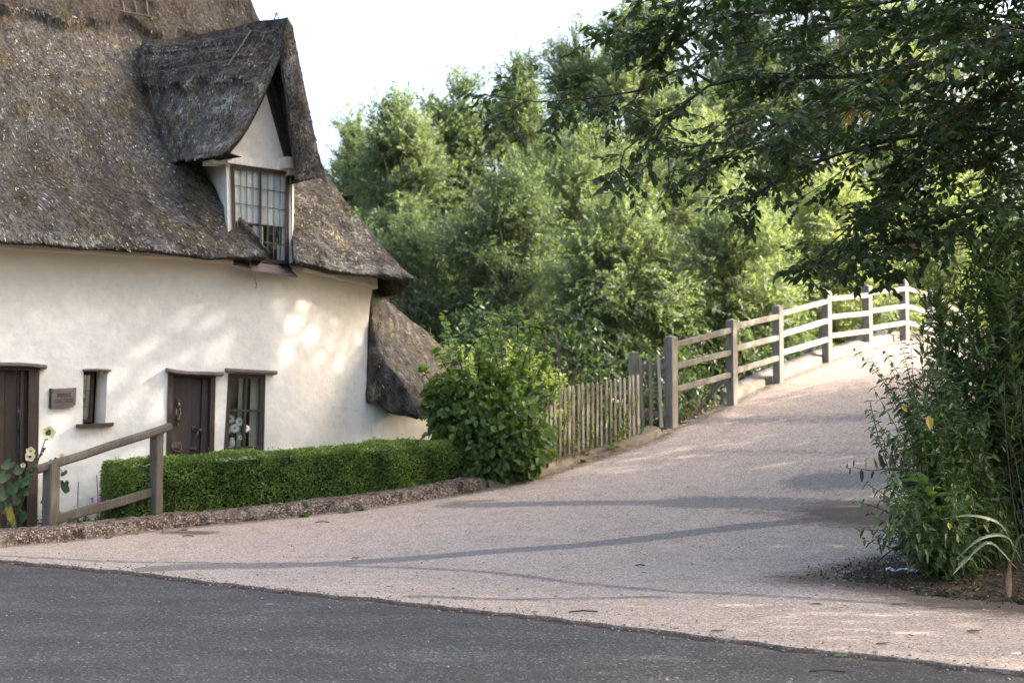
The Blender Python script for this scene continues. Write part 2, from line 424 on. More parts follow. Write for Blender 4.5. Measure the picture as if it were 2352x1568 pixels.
def conc_mat():
    t = NT('bridge_concrete'); n = t.noise(3, 6, .65)
    c = t.ramp(n, [(.3, (.13, .105, .08)), (.55, (.24, .21, .175)), (.75, (.36, .33, .285))])
    t.bsdf(c, .9, t.bump(t.noise(30, 4, .6), .4, .02), .2); return t.m
M_conc = conc_mat()
sweep(kidx(1676), kidx(2100) + 40, [(-.02, -.3), (0, .06), (.01, .15), (.03, .17), (.2, .17), (.24, .15), (.25, -1.2)], .006, 'bridge_kerb', M_conc)
# bridge right-hand kerb and the arch side below the deck
kk = np.arange(kidx(1676), kidx(2100) + 40)
c2 = KL[kk] - KN[kk] * 3.8
P = np.stack([np.column_stack([c2 - KN[kk] * a, g(KL[kk, 0], KL[kk, 1]) + b]) for a, b in [(-.1, -.2), (-.1, .16), (.15, .16), (.18, -2.6)]], 1)
MB().grid(P, smooth=False).build('bridge_kerb', M_conc, kind='structure')

# soil under the wild plants at the right
sp_ = [(1885, 1338), (1960, 1305), (2060, 1290), (2200, 1280), (2352, 1270), (2560, 1262), (2620, 1330), (2560, 1432), (2352, 1402), (2230, 1388), (2120, 1372), (2000, 1356)]
cen = gp(2250, 1335)
ringp = curve([gp(*p) for p in sp_ + sp_[:1]], 260)[:-1]
rings = []
for f in (1.0, .93, .82, .6, .3, .02):
    q = cen + (ringp - cen) * f * .93
    q[:, :2] += (.16 * vnoise(q * 1.0, 2.6) + .10 * vnoise(q, 8) * (f > .8))[:, None]
    q[:, 2] = g(q[:, 0], q[:, 1]) + .030 + (.0 if f == 1 else .006 + .04 * (1 - f)) + .02 * vnoise(q, 6) * (f < .95)
    if f == 1.0: q[:, 2] -= .01
    rings.append(q)
t_ = NT('soil'); nn_ = t_.noise(9, 6, .7)
sc_ = t_.ramp(nn_, [(.3, (.018, .013, .009)), (.5, (.055, .041, .029)), (.72, (.14, .112, .082))])
t_.bsdf(sc_, .95, t_.bump(t_.noise(30, 6, .7), 1.0, .04), .15); M_soil = t_.m
MB().grid(np.array(rings), wrap=True).build('soil', M_soil, kind='structure')
# ------------------------------------------------------------------ the cottage
def thatch_mat():
    t = NT('thatch')
    tcn = t.n('ShaderNodeAttribute', attribute_name='tc').outputs['Vector']
    mp_ = t.n('ShaderNodeMapping'); t.l(tcn, mp_.inputs[0]); mp_.inputs['Scale'].default_value = (1, .28, 1); mp = mp_.outputs[0]
    streak = t.noise(5.5, 4, .65, mp)
    st = t.noise(24, 6, .8, mp); fine = t.noise(95, 3, .6, mp); big = t.noise(.9, 5, .6); mid = t.noise(2.8, 5, .65)
    f = t.math('ADD', t.math('MULTIPLY', st, .65), t.math('MULTIPLY', fine, .35))
    c = t.ramp(f, [(.34, (.010, .0085, .007)), (.46, (.058, .050, .041)), (.56, (.155, .138, .118)), (.67, (.285, .262, .232)), (.79, (.46, .44, .41))])
    moss = t.ramp(mid, [(.46, (0, 0, 0)), (.66, (1, 1, 1))])
    c = t.mix(t.math('MULTIPLY', moss, .7), c, t.mix(1.0, c, (1.05, .92, .45), 'MULTIPLY'))
    c = t.mix(t.ramp(streak, [(.36, (.75, .75, .75)), (.52, (0, 0, 0))]), c, t.mix(1.0, c, (.50, .46, .44), 'MULTIPLY'))
    dk = t.ramp(big, [(.36, (1, 1, 1)), (.56, (0, 0, 0))])
    c = t.mix(t.math('MULTIPLY', dk, .7), c, t.mix(1.0, c, (.62, .55, .52), 'MULTIPLY'))
    cm = t.math('ADD', t.attr(), 0)      # darker tone for ridge caps, cut ends and undersides
    c = t.mix(t.ramp(cm, [(.55, (0, 0, 0)), (.9, (1, 1, 1))]), c, t.mix(1.0, c, (.70, .69, .71), 'MULTIPLY'))
    c = t.mix(1.0, c, (.97, 1.0, 1.04), 'MULTIPLY')
    t.bsdf(c, .95, t.bump(f, 1.0, .06), .1); return t.m
def straw_mat():
    t = NT('straw'); r = t.attr()
    c = t.ramp(r, [(0, (.018, .015, .012)), (.3, (.075, .066, .057)), (.6, (.17, .152, .13)), (.86, (.30, .275, .235)), (.93, (.42, .385, .34)), (1, (.62, .60, .57))])
    mid = t.noise(2.8, 5, .65); c = t.mix(t.math('MULTIPLY', t.ramp(mid, [(.46, (0, 0, 0)), (.66, (1, 1, 1))]), .55), c, t.mix(1.0, c, (1.05, .92, .45), 'MULTIPLY'))
    big = t.noise(.9, 5, .6); c = t.mix(t.math('MULTIPLY', t.ramp(big, [(.36, (1, 1, 1)), (.56, (0, 0, 0))]), .6), c, t.mix(1.0, c, (.66, .58, .55), 'MULTIPLY'))
    c = t.mix(1.0, c, (.97, 1.0, 1.04), 'MULTIPLY')
    t.bsdf(c, .8, None, .2); return t.m
def plaster_mat(name='lime_plaster', tan_amt=.75):
    t = NT(name)
    n = t.noise(1.3, 5, .6); n2 = t.noise(7, 5, .65); mp = t.map((3, 3, .5)); drip = t.noise(1.6, 5, .65, mp)
    c = t.ramp(n, [(.3, (.66, .625, .56)), (.7, (.755, .725, .66))])
    c = t.mix(t.math('MULTIPLY', t.ramp(n2, [(.38, (1, 1, 1)), (.55, (0, 0, 0))]), .45), c, (.56, .535, .49))
    sz = t.n('ShaderNodeSeparateXYZ'); t.l(t.pos, sz.inputs[0])
    hi = t.ramp(t.math('MULTIPLY', sz.outputs[2], .25), [(.70, (0, 0, 0)), (.92, (1, 1, 1))])     # tan tint growing towards the eaves
    c = t.mix(t.math('MULTIPLY', hi, tan_amt), c, (.60, .50, .36))
    c = t.mix(t.math('MULTIPLY', t.ramp(drip, [(.55, (0, 0, 0)), (.75, (1, 1, 1))]), .3), c, (.58, .53, .46))
    lo = t.ramp(t.math('ADD', sz.outputs[2], t.math('MULTIPLY', n2, .5)), [(.35, (1, 1, 1)), (1.0, (0, 0, 0))])
    c = t.mix(t.math('MULTIPLY', lo, .55), c, (.40, .37, .31))
    cr = t.voro(2.3, out='Distance')
    t.bsdf(c, .92, t.bump(t.math('ADD', t.math('MULTIPLY', n2, .6), n), .5, .03), .15); return t.m
def wood_mat(name, dark, lite, sc=14, rough=.75, axis=(1, 1, .12), bump=.5):
    t = NT(name); v = t.map(axis); n = t.noise(sc * 3, 5, .7, v); n2 = t.noise(3, 4, .6)
    c = t.ramp(t.math('ADD', t.math('MULTIPLY', n, .7), t.math('MULTIPLY', n2, .3)), [(.3, dark), (.68, lite)])
    c = t.mix(t.math('MULTIPLY', t.math('SUBTRACT', t.attr(), .5), .5), c, t.mix(.6, c, (1, 1, 1)))
    t.bsdf(c, rough, t.bump(n, bump, .01), .25); return t.m
M_thatch, M_straw, M_plaster = thatch_mat(), straw_mat(), plaster_mat()
M_plaster2 = plaster_mat('untinted_plaster', 0.0)
M_brown = wood_mat('brown_painted_wood', (.030, .019, .014), (.062, .042, .032), 12, .55, bump=.3)
M_sillw = wood_mat('weathered_brown_sill', (.075, .055, .05), (.20, .165, .155), 10, .7, (.3, .3, 1))
M_whitewood = wood_mat('white_limewashed_timber', (.55, .51, .44), (.80, .77, .71), 6, .9)
M_tarred = plain('tarred_board', (.030, .026, .024), .7, .3, 14)
M_iron = plain('black_iron', (.035, .033, .033), .45, .2, 30, .5)
M_bronze = plain('brown_bronze', (.10, .075, .062), .38, .3, 30, .6, .5)
M_lead = plain('lead_came', (.09, .09, .10), .5, .2, 40, .5)
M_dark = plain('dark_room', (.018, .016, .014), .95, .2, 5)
M_curtain = plain('curtain', (.62, .60, .50), .9, .12, 3, .1, map_=(4, 4, .3))
M_skyrefl = plain('white_sky_reflection', (.80, .80, .80), .9, .06, 3, .1)  # white that paints the sky's reflection in the dormer window
def glass_mat():
    t = NT('window_glass')
    gl = t.n('ShaderNodeBsdfGlossy'); gl.inputs['Roughness'].default_value = .09; gl.inputs['Color'].default_value = (.9, .95, 1, 1)
    nz = t.noise(2.2, 2, .5); b = t.bump(nz, .12, .05); t.l(b, gl.inputs['Normal'])
    tr = t.n('ShaderNodeBsdfTransparent'); tr.inputs[0].default_value = (.9, .93, .9, 1)
    fr = t.n('ShaderNodeFresnel'); fr.inputs[0].default_value = 1.5
    mx = t.n('ShaderNodeMixShader'); t.l(t.math('ADD', t.math('MULTIPLY', fr.outputs[0], 2.2), .12, True), mx.inputs[0])
    t.l(tr.outputs[0], mx.inputs[1]); t.l(gl.outputs[0], mx.inputs[2]); t.l(mx.outputs[0], t.out.inputs[0]); return t.m
M_glass = glass_mat()

WX = np.array([-420, 0, 500, 640, 700, 858, 1030, 1200.]); WY = np.array([17.1, 18.2, 19.5, 19.95, 20.25, 21.3, 22.25, 23.2])
_we = np.arange(-420, 1200, 4.); _wf = np.interp(_we, WX, WY)
_wf = np.convolve(np.pad(_wf, 6, mode='reflect', reflect_type='odd'), np.ones(13) / 13, 'valid')
def wY(e): return np.interp(e, _we, _wf)
def wN(e):
    a = np.array([(e - 8 - 1176) / F * wY(e - 8), wY(e - 8)]); b = np.array([(e + 8 - 1176) / F * wY(e + 8), wY(e + 8)])
    t = nrmz(b - a); return np.array([t[1], -t[0], 0.0])
def wp(px, py, off=0.0):
    d = ray(px, py); e = 1176 + F * d[0] / d[1]
    P = np.array([0, 0, H]) + d * (wY(e) / d[1])
    return P + wN(e) * off
def wslab(mb, poly, off, thick, mat=0):
    fr = [wp(x, y, off) for x, y in poly]; bk = [wp(x, y, off) - wN(x) * thick for x, y in poly]
    return mb.prism(fr, bk, mat)
def rect(x0, y0, x1, y1): return [(x0, y0), (x1, y0), (x1, y1), (x0, y1)]
def cdt_patch(outline, holes, step, fn, mb, mat=0):
    pts, edges = [], []
    def loop(L):
        n0 = len(pts); q = []
        for (a, b) in zip(L, L[1:] + L[:1]):
            k = max(1, int(math.hypot(b[0] - a[0], b[1] - a[1]) / step))
            q += [(a[0] + (b[0] - a[0]) * i / k, a[1] + (b[1] - a[1]) * i / k) for i in range(k)]
        pts.extend(q); edges.extend([(n0 + i, n0 + (i + 1) % len(q)) for i in range(len(q))]); return q
    def inside(p, L):
        c = False
        for (x0, y0), (x1, y1) in zip(L, L[1:] + L[:1]):
            if (y0 > p[1]) != (y1 > p[1]) and p[0] < (x1 - x0) * (p[1] - y0) / (y1 - y0) + x0: c = not c
        return c
    loop(outline); [loop(h) for h in holes]
    xs_ = [p[0] for p in outline]; ys_ = [p[1] for p in outline]
    for x in np.arange(min(xs_), max(xs_), step):
        for y in np.arange(min(ys_), max(ys_), step):
            p = (x + random.uniform(-.2, .2) * step, y + random.uniform(-.2, .2) * step)
            if inside(p, outline) and not any(inside(p, h) for h in holes): pts.append(p)
    V, _, Fc, *_r = geometry.delaunay_2d_cdt([Vector(p) for p in pts], edges, [], 0, 1e-4)
    tri = [f for f in Fc if inside(tuple(sum((V[i] for i in f), Vector((0, 0))) / len(f)), outline) and not any(inside(tuple(sum((V[i] for i in f), Vector((0, 0))) / len(f)), h) for h in holes)]
    mb.add([fn(v[0], v[1]) for v in V], tri, mat)
    return mb

cot = thing('thatched_cottage', 'old white plastered cottage with brown thatched roof and a gabled dormer', 'cottage', (wp(400, 1180)[0], wp(400, 1180)[1], .1))
# openings, in survey pixels
door_l = [(-90, 840), (72, 846), (66, 1300), (-90, 1300)]
win_s = [(192, 851), (248, 851), (242, 972), (190, 976)]
door_r = [(386, 856), (494, 862), (488, 1160), (379, 1160)]
win_r = [(524, 857), (611, 860), (607, 1034), (514, 1038)]
wall_out = [(-380, 470), (0, 500), (400, 540), (535, 560), (538, 603), (672, 622), (690, 560), (820, 590), (858, 640), (852, 690), (846, 760), (842, 900), (1040, 915), (1040, 1180), (700, 1230), (-100, 1330), (-380, 1340)]
def wfn(x, y):
    P = wp(x, y); n = wN(x)
    return P + n * (.018 * float(vnoise(P, 1.1)) + .008 * float(vnoise(P, 4)) - .004)
mb = MB(); cdt_patch(wall_out, [door_l, win_s, door_r, win_r], 14, wfn, mb)
# reveals
def reveal(poly, depth, splay=0, rdepth=None):
    for k, (a, b) in enumerate(zip(poly, poly[1:] + poly[:1])):
        n = 6
        A = [wfn(a[0] + (b[0] - a[0]) * i / n, a[1] + (b[1] - a[1]) * i / n) for i in range(n + 1)]
        cx = sum(p[0] for p in poly) / 4
        B = []
        for i in range(n + 1):
            x, y = a[0] + (b[0] - a[0]) * i / n, a[1] + (b[1] - a[1]) * i / n
            xx = x - splay if (x > cx) else x
            B.append(wp(xx, y) - wN(x) * depth)
        mb.grid(np.array([A, B]), smooth=False)
reveal(door_l, .35); reveal(win_s, .34, 14); reveal(door_r, .35); reveal(win_r, .2)
# gable end and back walls
bk = np.array([-.47, .88, 0])
c0 = wp(856, 640); c0[2] = -.3
for a, b, h in [(c0, c0 + bk * 6.6, 4.2), (c0 + bk * 6.6, wp(-380, 900) + bk * 6.6, 4.2)]:
    a = a.copy(); b = b.copy(); a[2] = b[2] = -.4
    mb.add([a, b, b + [0, 0, h], a + [0, 0, h]], [[0, 1, 2, 3]], 0, None, False)
mb.build('wall', M_plaster, cot)
# projecting plaster band under the eaves
def band(x0, y0, x1, y1, hgt, name):
    n = 40; m = MB(); rows = []
    for k in range(n + 1):
        x = x0 + (x1 - x0) * k / n; y = y0 + (y1 - y0) * k / n + 1.5 * math.sin(k * .7)
        o = .085 + .012 * math.sin(k * 1.3)
        rows.append([wp(x, y - hgt, o), wp(x, y - 8, o), wp(x, y - 2, o + .012), wp(x, y + 2, o + .005), wp(x, y + 4, -.02)])
    G = np.array(rows); m.grid(G); m.add(G[0], np.arange(5), 0, None, False); m.add(G[-1], np.arange(5), 0, None, False)
    return m.build('plaster_band', M_plaster, cot)
band(-380, 548, 535, 602, 26, 'a'); band(690, 619, 857, 661, 22, 'b')

# ---- main thatch
EP = [(-420, 512, 16.6), (-300, 523, 16.95), (0, 546, 17.7), (300, 566, 18.5), (610, 588, 19.4), (680, 596, 19.65), (800, 616, 20.3), (948, 638, 21.0)]
EV = np.array([at(*e) for e in EP]); EU = (np.array([e[0] for e in EP]) + 420) / 1368.
R1 = at(562, -8, 23.0); R0 = R1 + np.array([-.884, -.468, -.03]) * 8.4
def roofP(u, t):
    u = np.asarray(u, float); t = np.asarray(t, float)
    E = np.stack([np.interp(u, EU, EV[:, j]) for j in range(3)], -1)
    R = R0 + (R1 - R0) * u[..., None]
    P = E + (R - E) * t[..., None]
    P[..., 2] += (.10 * (1 - sstep(.5, .75, u)) - .55 * sstep(.60, 1, u)) * 4 * t * (1 - t)
    return P
UU, TG = np.meshgrid(np.linspace(0, 1, 700), np.linspace(0, 1, 400))
_RP = roofP(UU, TG); _rx, _ry = proj(_RP)
def inv(px, py):
    i = np.argmin((_rx - px) ** 2 + (_ry - py) ** 2); return UU.flat[i], TG.flat[i]
C1 = curve([(383, 345), (386, 368), (432, 440), (498, 484), (546, 519), (590, 556), (617, 587)], 60)
C1uv = np.array([inv(*p) for p in C1]); t1 = C1uv[0, 1]
NT_ = 190; tt = np.linspace(0, 1, NT_)
o_ = np.argsort(C1uv[:, 1]); uL = np.interp(tt, C1uv[o_, 1], C1uv[o_, 0])
RB = curve([(671, 380), (670, 470), (672, 560), (674, 597)], 40); RBuv = np.array([inv(*p) for p in RB]); o2 = np.argsort(RBuv[:, 1])
uR = np.interp(tt, RBuv[o2, 1], RBuv[o2, 0])
uc = uL[np.searchsorted(tt, t1)]
blend = sstep(t1, t1 + .12, tt)
uL = np.where(tt > t1, uc, uL); uR = uR * (1 - blend) + (uc + .002) * blend; uR = np.maximum(uR, uL + .001)
NA, NB = 210, 130
UA = uL[:, None] * np.linspace(0, 1, NA)[None]; UB = uR[:, None] + (1 - uR[:, None]) * np.linspace(0, 1, NB)[None]
UM = np.concatenate([UA, UB], 1); TM = np.repeat(tt[:, None], NA + NB, 1)
P = roofP(UM, TM)
RN = np.cross(np.gradient(P, axis=1), np.gradient(P, axis=0)); RN = nrmz(RN); RN *= np.sign((RN * np.array([.3, -.6, .7])).sum(-1, keepdims=True))
tb = .80 + .022 * np.sin(UM * 31 + 2 * np.sin(UM * 7)) + .014 * np.sin(UM * 71) + .03 * np.sin(UM * 9)
ridge = sstep(tb, tb + .022, TM)
P = P + RN * (.13 * ridge + .05 * vnoise(P, 1.0) + .022 * vnoise(P, 3.2) + .014 * vnoise(P * np.array([1, 1, .4]), 9) + .006 * vnoise(P, 22))[..., None]
mask = np.ones((NT_ - 1, NA + NB - 1), bool); mask[tt[:-1] < t1, NA - 1] = False
rm = MB()
fr_ = (ridge[:-1, :-1] * .5 + .5)
rm.grid(P, 0, True, mask=mask, rnd=fr_[mask], tc=1)
# eave lip and underside
def eave(cols):
    e = P[0, cols]; n = len(e)
    out = nrmz(np.cross(np.gradient(e, axis=0), [0, 0, 1.])); out *= np.sign(out[:, 1:2]) * 1.0   # pointing back into the house
    rag = (.02 * vnoise(e, 14) + .015 * vnoise(e, 31))[:, None] * np.array([0, 0, 1])
    rows = [e, e + out * .012 + [0, 0, -.035] + rag, e + out * .06 + [0, 0, -.06] + rag, e + out * .25 + [0, 0, -.05], e + out * .75 + [0, 0, .05]]
    rm.grid(np.array(rows), 0, True, rnd=.45, tc=2)
eave(np.arange(0, NA)); eave(np.arange(NA, NA + NB))
# hip return, gable-side and rear slopes
hip = P[:, -1]; br = P[0, -1] + bk * 7.2
hp = []
for f in np.r_[0, .012, .03, .06, .12, .3, .6, 1]:
    tgt = br + (R1 - br) * tt[:, None]
    q = hip + (tgt - hip) * f; q[:, 2] -= .22 * min(1, f / .06) * (1 - tt) * (1 if f < .99 else 0); hp.append(q)
rm.grid(np.array(hp).transpose(1, 0, 2), 0, True, tc=3)
bl = P[0, 0] + bk * 7.4
rm.add([R1, br, bl, P[-1, 0]], [[0, 1, 2, 3]], 0, None, False)
rm.add([P[-1, 0], bl, P[0, 0]], [[0, 1, 2]], 0, None, False)
# swept edge of thatch beside the dormer window
k1 = np.where(tt <= t1)[0]; edge = P[k1, NA - 1]
C2 = curve([(452, 360), (455, 373), (480, 413), (515, 457), (533, 479), (572, 519), (613, 577)], len(k1))[::-1]
dY = np.linspace(19.35, 20.45, len(k1)) 
C2w = np.array([at(x, y, Y) for (x, y), Y in zip(C2, dY)])
mm = []
for f in np.linspace(0, 1, 9):
    q = edge + (C2w - edge) * f
    q = q + np.array([.25, -.5, .25])[None] * (.18 * math.sin(f * math.pi)) * np.linspace(.15, 1, len(k1))[:, None]
    q = q + .015 * vnoise(q, 8)[:, None] * (0 < f)
    mm.append(q)
mm.append(C2w + np.array([-.25, .55, -.2])); rm.grid(np.array(mm).transpose(1, 0, 2), 0, True, rnd=.62, tc=4)
# cut edge right of the dormer window
k2 = np.where(tt <= t1 * 1.25)[0]; edge = P[k2, NA]
rm.grid(np.array([edge, edge + [-.03, .06, -.02], edge + [-.05, .25, -.05], edge + [-.02, .8, -.1]]), 0, True, rnd=.7, tc=5)
def straws(mb, G, count, ln=(.04, .095), wd=.010, lift=.13, bright=.07, tmask=None, mat=1, flip=1, lo=0):
    R, C = G.shape[:2]
    i = rng.integers(lo, R - 2, count); j = rng.integers(0, C - 2, count); a = rng.random(count)[:, None]; b = rng.random(count)[:, None]
    if tmask is not None:
        k = tmask(i, j); i, j, a, b = i[k], j[k], a[k], b[k]
    n = len(i)
    base = (G[i, j] * (1 - a) + G[i, j + 1] * a) * (1 - b) + (G[i + 1, j] * (1 - a) + G[i + 1, j + 1] * a) * b
    dn = nrmz(G[i, j] - G[i + 1, j]) * flip; ac = nrmz(G[i, j + 1] - G[i, j]); nn = nrmz(np.cross(dn, ac)); nn *= np.sign((nn * np.array([.3, -.7, .5])).sum(-1, keepdims=True))
    dr = nrmz(dn + ac * rng.normal(0, .14, (n, 1)) + nn * rng.uniform(.02, lift, (n, 1)))
    L = rng.uniform(*ln, n); W = wd * rng.uniform(.6, 1.3, n)
    sd = nrmz(np.cross(dr, nn)); bs = base - nn * .004
    V = np.stack([bs - sd * W[:, None] * .5, bs + sd * W[:, None] * .5, bs + dr * L[:, None] + sd * W[:, None] * .4, bs + dr * L[:, None] - sd * W[:, None] * .4], 1)
    r = np.clip(.45 + .34 * vnoise(base * np.array([1, 1, .55]), 5.5) + .28 * vnoise(base * np.array([1, 1, .5]), 13) + rng.normal(0, .13, n), 0, .88); br_ = rng.random(n) < bright; r[br_] = rng.uniform(.9, 1, br_.sum())
    mb.add(V, np.arange(4 * n).reshape(n, 4), mat, r, False)
kA = lambda i, j: (j < NA - 2) | (j > NA) 
straws(rm, P, 78000, tmask=lambda i, j: ((j < NA - 2) | (j > NA)) & (TM[i, j] < .80), bright=.075)
straws(rm, P, 9000, tmask=lambda i, j: ((j < NA - 2) | (j > NA)) & (TM[i, j] > .78), bright=.01, lift=.12)
straws(rm, P[:8], 9000, ln=(.05, .10), tmask=lambda i, j: ((j < NA - 2) | (j > NA)), bright=.06, lift=.2)
straws(rm, np.array(mm)[:, ::-1].transpose(1, 0, 2)[::-1], 5000, ln=(.03, .07), bright=.0, lift=.1)
# hazel liggers pinned over the ridge
def lig(u0, t0, u1, t1_, n=10):
    uu = np.linspace(u0, u1, n); t_ = np.linspace(t0, t1_, n); q = roofP(uu, t_); q = q + np.array([.2, -.45, .5]) * .158 + .01 * vnoise(q, 5)[:, None]
    rm.tube(q, .006, 4, 2, .5, False)
for t0 in (.865, .925, .985): 
    for a in np.arange(.36, .99, .09): lig(a, t0 + random.uniform(-.004, .004), a + .092, t0 + random.uniform(-.004, .004), 6)
for a in np.arange(.36, .98, .022):
    for t0 in (.868, .928): lig(a, t0, a + .008, t0 + .052, 4)
M_twig = plain('hazel_twig', (.15, .125, .105), .85, .4, 8)
rm.build('roof', [M_thatch, M_straw, M_twig], cot)

# ---- dormer
def dY_(px): return 19.5 + (px - 530) / 135 * .6
FO = .62       # overhang of the dormer thatch in front of its gable
Lb = curve([(661, 40), (656, 75), (640, 138), (597, 235), (559, 305), (519, 349)], 40)
Lf = np.array([at(x, y, dY_(x) - FO) for x, y in Lb])
Rb = curve([(661, 40), (672, 62), (680, 101), (702, 211), (718, 286), (732, 351), (749, 404)], 40)
Rf = np.array([at(x, y, dY_(640) - FO + (x - 640) / 135 * .45) for x, y in Rb])
def onroof(px, py, lift=.0):
    u, t = inv(px, py); return roofP(u, t) + np.array([.2, -.45, .5]) * lift
rbk = onroof(322, 96, -.12)
ridge_c = curve([rbk, (rbk * .66 + Lf[0] * .34) + [0, 0, -.10], (rbk * .3 + Lf[0] * .7) + [0, 0, -.05], Lf[0]], 70)
val = curve([rbk, onroof(318, 150, -.06), onroof(338, 215, -.06), onroof(358, 285, -.06), onroof(384, 364, -.02)], 40)
bot = curve([val[-1], at(440, 361, (val[-1][1] + Lf[-1][1]) / 2), Lf[-1]], 70)
DL = coons(ridge_c, bot, val, Lf)
dn_ = np.cross(np.gradient(DL, axis=1), np.gradient(DL, axis=0)); dn_ = nrmz(dn_); dn_ *= np.sign((dn_ * np.array([-.4, -.7, .5])).sum(-1, keepdims=True))
v_ = np.linspace(0, 1, 40)[:, None]; u_ = np.linspace(0, 1, 70)[None]
bul = np.sin(np.pi * v_) * .16 * np.sin(np.pi * np.clip(u_ * .8 + .1, 0, 1)) + .12 * (1 - sstep(.40, .47, v_ + .02 * np.sin(u_ * 25) - .05 * u_)) * sstep(0, .06, u_) * (1 - sstep(.8, 1, u_) * .6)
bul = bul - .035 * np.exp(-((v_ - .16) / .02) ** 2) - .03 * np.exp(-((v_ - .29) / .02) ** 2)
bul = bul * np.minimum(1, (1 - u_) * 12) * np.minimum(1, u_ * 12 + .2)
DLd = DL + dn_ * (bul + .03 * vnoise(DL, 2.0) + .014 * vnoise(DL, 7))[..., None] * np.minimum(1, (1 - u_) * 6 + .15)[..., None]
dm = MB(); dm.grid(DLd, 0, True, rnd=np.repeat(np.where(v_[:-1] < .45, .95, .4)[:, 0], 69), tc=6)
# right slope
vr = curve([rbk, rbk * .5 + (Rf[-1] + np.array([-1.0, 1.7, .25])) * .5 + [.1, 0, .15], Rf[-1] + np.array([-1.0, 1.7, .1])], 40)
br2 = curve([vr[-1], (vr[-1] + Rf[-1]) / 2, Rf[-1]], 70)
DR = coons(ridge_c, br2, vr, Rf); DR = DR + (.03 * vnoise(DR, 3) * np.minimum(1, (1 - u_) * 6))[..., None] * np.array([.7, 0, .5])
dm.grid(DR, 0, True, rnd=.6, tc=7)
# front cut end and soffits
Ri = curve([(641, 138), (646, 165), (655, 230), (664, 300), (672, 360), (676, 413)], 40)
Rif = np.array([at(x, y, dY_(640) - FO + .12 + (x - 640) / 135 * .45) for x, y in Ri])
rows = []
for f in np.linspace(0, 1, 8):
    q = Rf + (Rif - Rf) * f + np.array([.1, -.5, .1]) * .10 * math.sin(math.pi * f)
    q = q + ((.02 * vnoise(q, 6) + .01 * vnoise(q, 15)) * (f > 0))[:, None] * np.array([.6, -.6, 0]); rows.append(q)
FRR = np.array(rows); dm.grid(FRR.transpose(1, 0, 2), 0, True, rnd=.6, tc=8)
Rs = curve([(620, 165), (632, 220), (646, 280), (662, 335), (690, 385)], 40)
Rsf = np.array([at(x, y, dY_(640) + .25 + (x - 640) / 135 * .4) for x, y in Rs])
dm.grid(np.array([Rif, Rif * .5 + Rsf * .5, Rsf]), 0, True, rnd=.9)
# apex web between the two front edges
kx = np.array([Lf[i] for i in range(0, 14)])
dm.add(np.vstack([kx, Rif[:1] + [0, .05, 0]]), [[i, i + 1, 14] for i in range(13)], 0, None)
Ls = curve([(612, 180), (596, 235), (570, 290), (530, 350)], 40)
Lsf = np.array([at(x, y, dY_(x) + .1) for x, y in Ls])
dm.grid(np.array([Lf[8:], (Lf[8:] + Lsf[8:]) / 2 + [.02, 0, -.02], Lsf[8:]]), 0, True, rnd=.9)
# undersides of the feet
dm.grid(np.array([bot, bot + np.array([.2, .1, -.05]), bot + np.array([.10, .40, .02])]), 0, True, rnd=.9)
dm.grid(np.array([[Rf[-1], Rif[-1]], [Rf[-1] + np.array([-.5, .9, .1]), Rif[-1] + np.array([-.2, .5, 0])], [vr[-1], vr[-1] + np.array([-.3, .2, 0])]]), 0, False, rnd=.9)
straws(dm, DLd[::-1], 16000, tmask=lambda i, j: i < 22, bright=.03)
straws(dm, DLd[::-1], 9000, tmask=lambda i, j: i >= 20, bright=.006, lift=.10, ln=(.04, .09))
straws(dm, FRR.transpose(1, 0, 2)[::-1], 5000, ln=(.02, .06), lift=.3, bright=.0)
straws(dm, DR[::-1], 4000, bright=.01)
# ligger sticks and wire tufts of the dormer ridge
def onD(v, u, lift=.03):
    i, j = int(v * 39), int(u * 69); return DLd[i, j] + dn_[i, j] * lift
dm.tube([onD(.08, .83), onD(.22, .80), onD(.38, .76)], .012, 5, 2, .5)
for v in (.10, .33):
    for a in np.arange(.05, .93, .1): dm.tube([onD(v, a, .012), onD(v + .006, a + .05, .014), onD(v, a + .1, .012)], .005, 4, 2, .5, False)
for a in np.arange(.06, .8, .11): dm.tube([onD(.13, a, .012), onD(.2, a + .03, .015), onD(.30, a + .055, .012)], .004, 4, 2, .5, False)
ap = Lf[0]
dm.tube([ap + np.array([-.25, .3, .0]), ap + np.array([-.2, .25, .14]), ap + np.array([-.15, .2, .01])], .01, 4, 3, .5)
dm.tube([ap + np.array([.28, .05, -1.5]), ap + np.array([.37, -.05, -1.62]), ap + np.array([.43, -.05, -1.75])], .008, 4, 3, .5)
wr = [ap + np.array([-.9, .9, -.02]), ap + np.array([-.5, .55, .06]), ap + np.array([-.2, .25, .13]), ap + np.array([.02, 0, .12]), ap + np.array([.06, 0, -.05]), ap + np.array([.16, 0, -.7]), ap + np.array([.3, 0, -1.5])]
dm.tube(curve(wr, 24), .0035, 3, 3, .5, False)
dm.build('dormer_roof', [M_thatch, M_straw, M_twig, M_iron], cot)

# dormer gable, boards, beam, cheeks
def dp(px, py, off=0.0): return at(px, py, dY_(px) - off)
dwm = MB()
cdt_patch([(597, 195), (640, 225), (668, 372), (668, 398), (672, 620), (664, 606), (664, 396), (531, 378), (536, 600), (525, 600), (519, 372), (518, 350)], [], 10, lambda x, y: dp(x, y) + np.array([0, .008, 0]) * float(vnoise(dp(x, y), 5)), dwm)
# left cheek running back under the thatch
dwm.grid(np.array([[dp(521, y), dp(521, y) * .5 + at(490, y - 4, 20.3) * .5, at(440, y - 10, 21.0)] for y in (350, 420, 520, 600)]), 0, False)
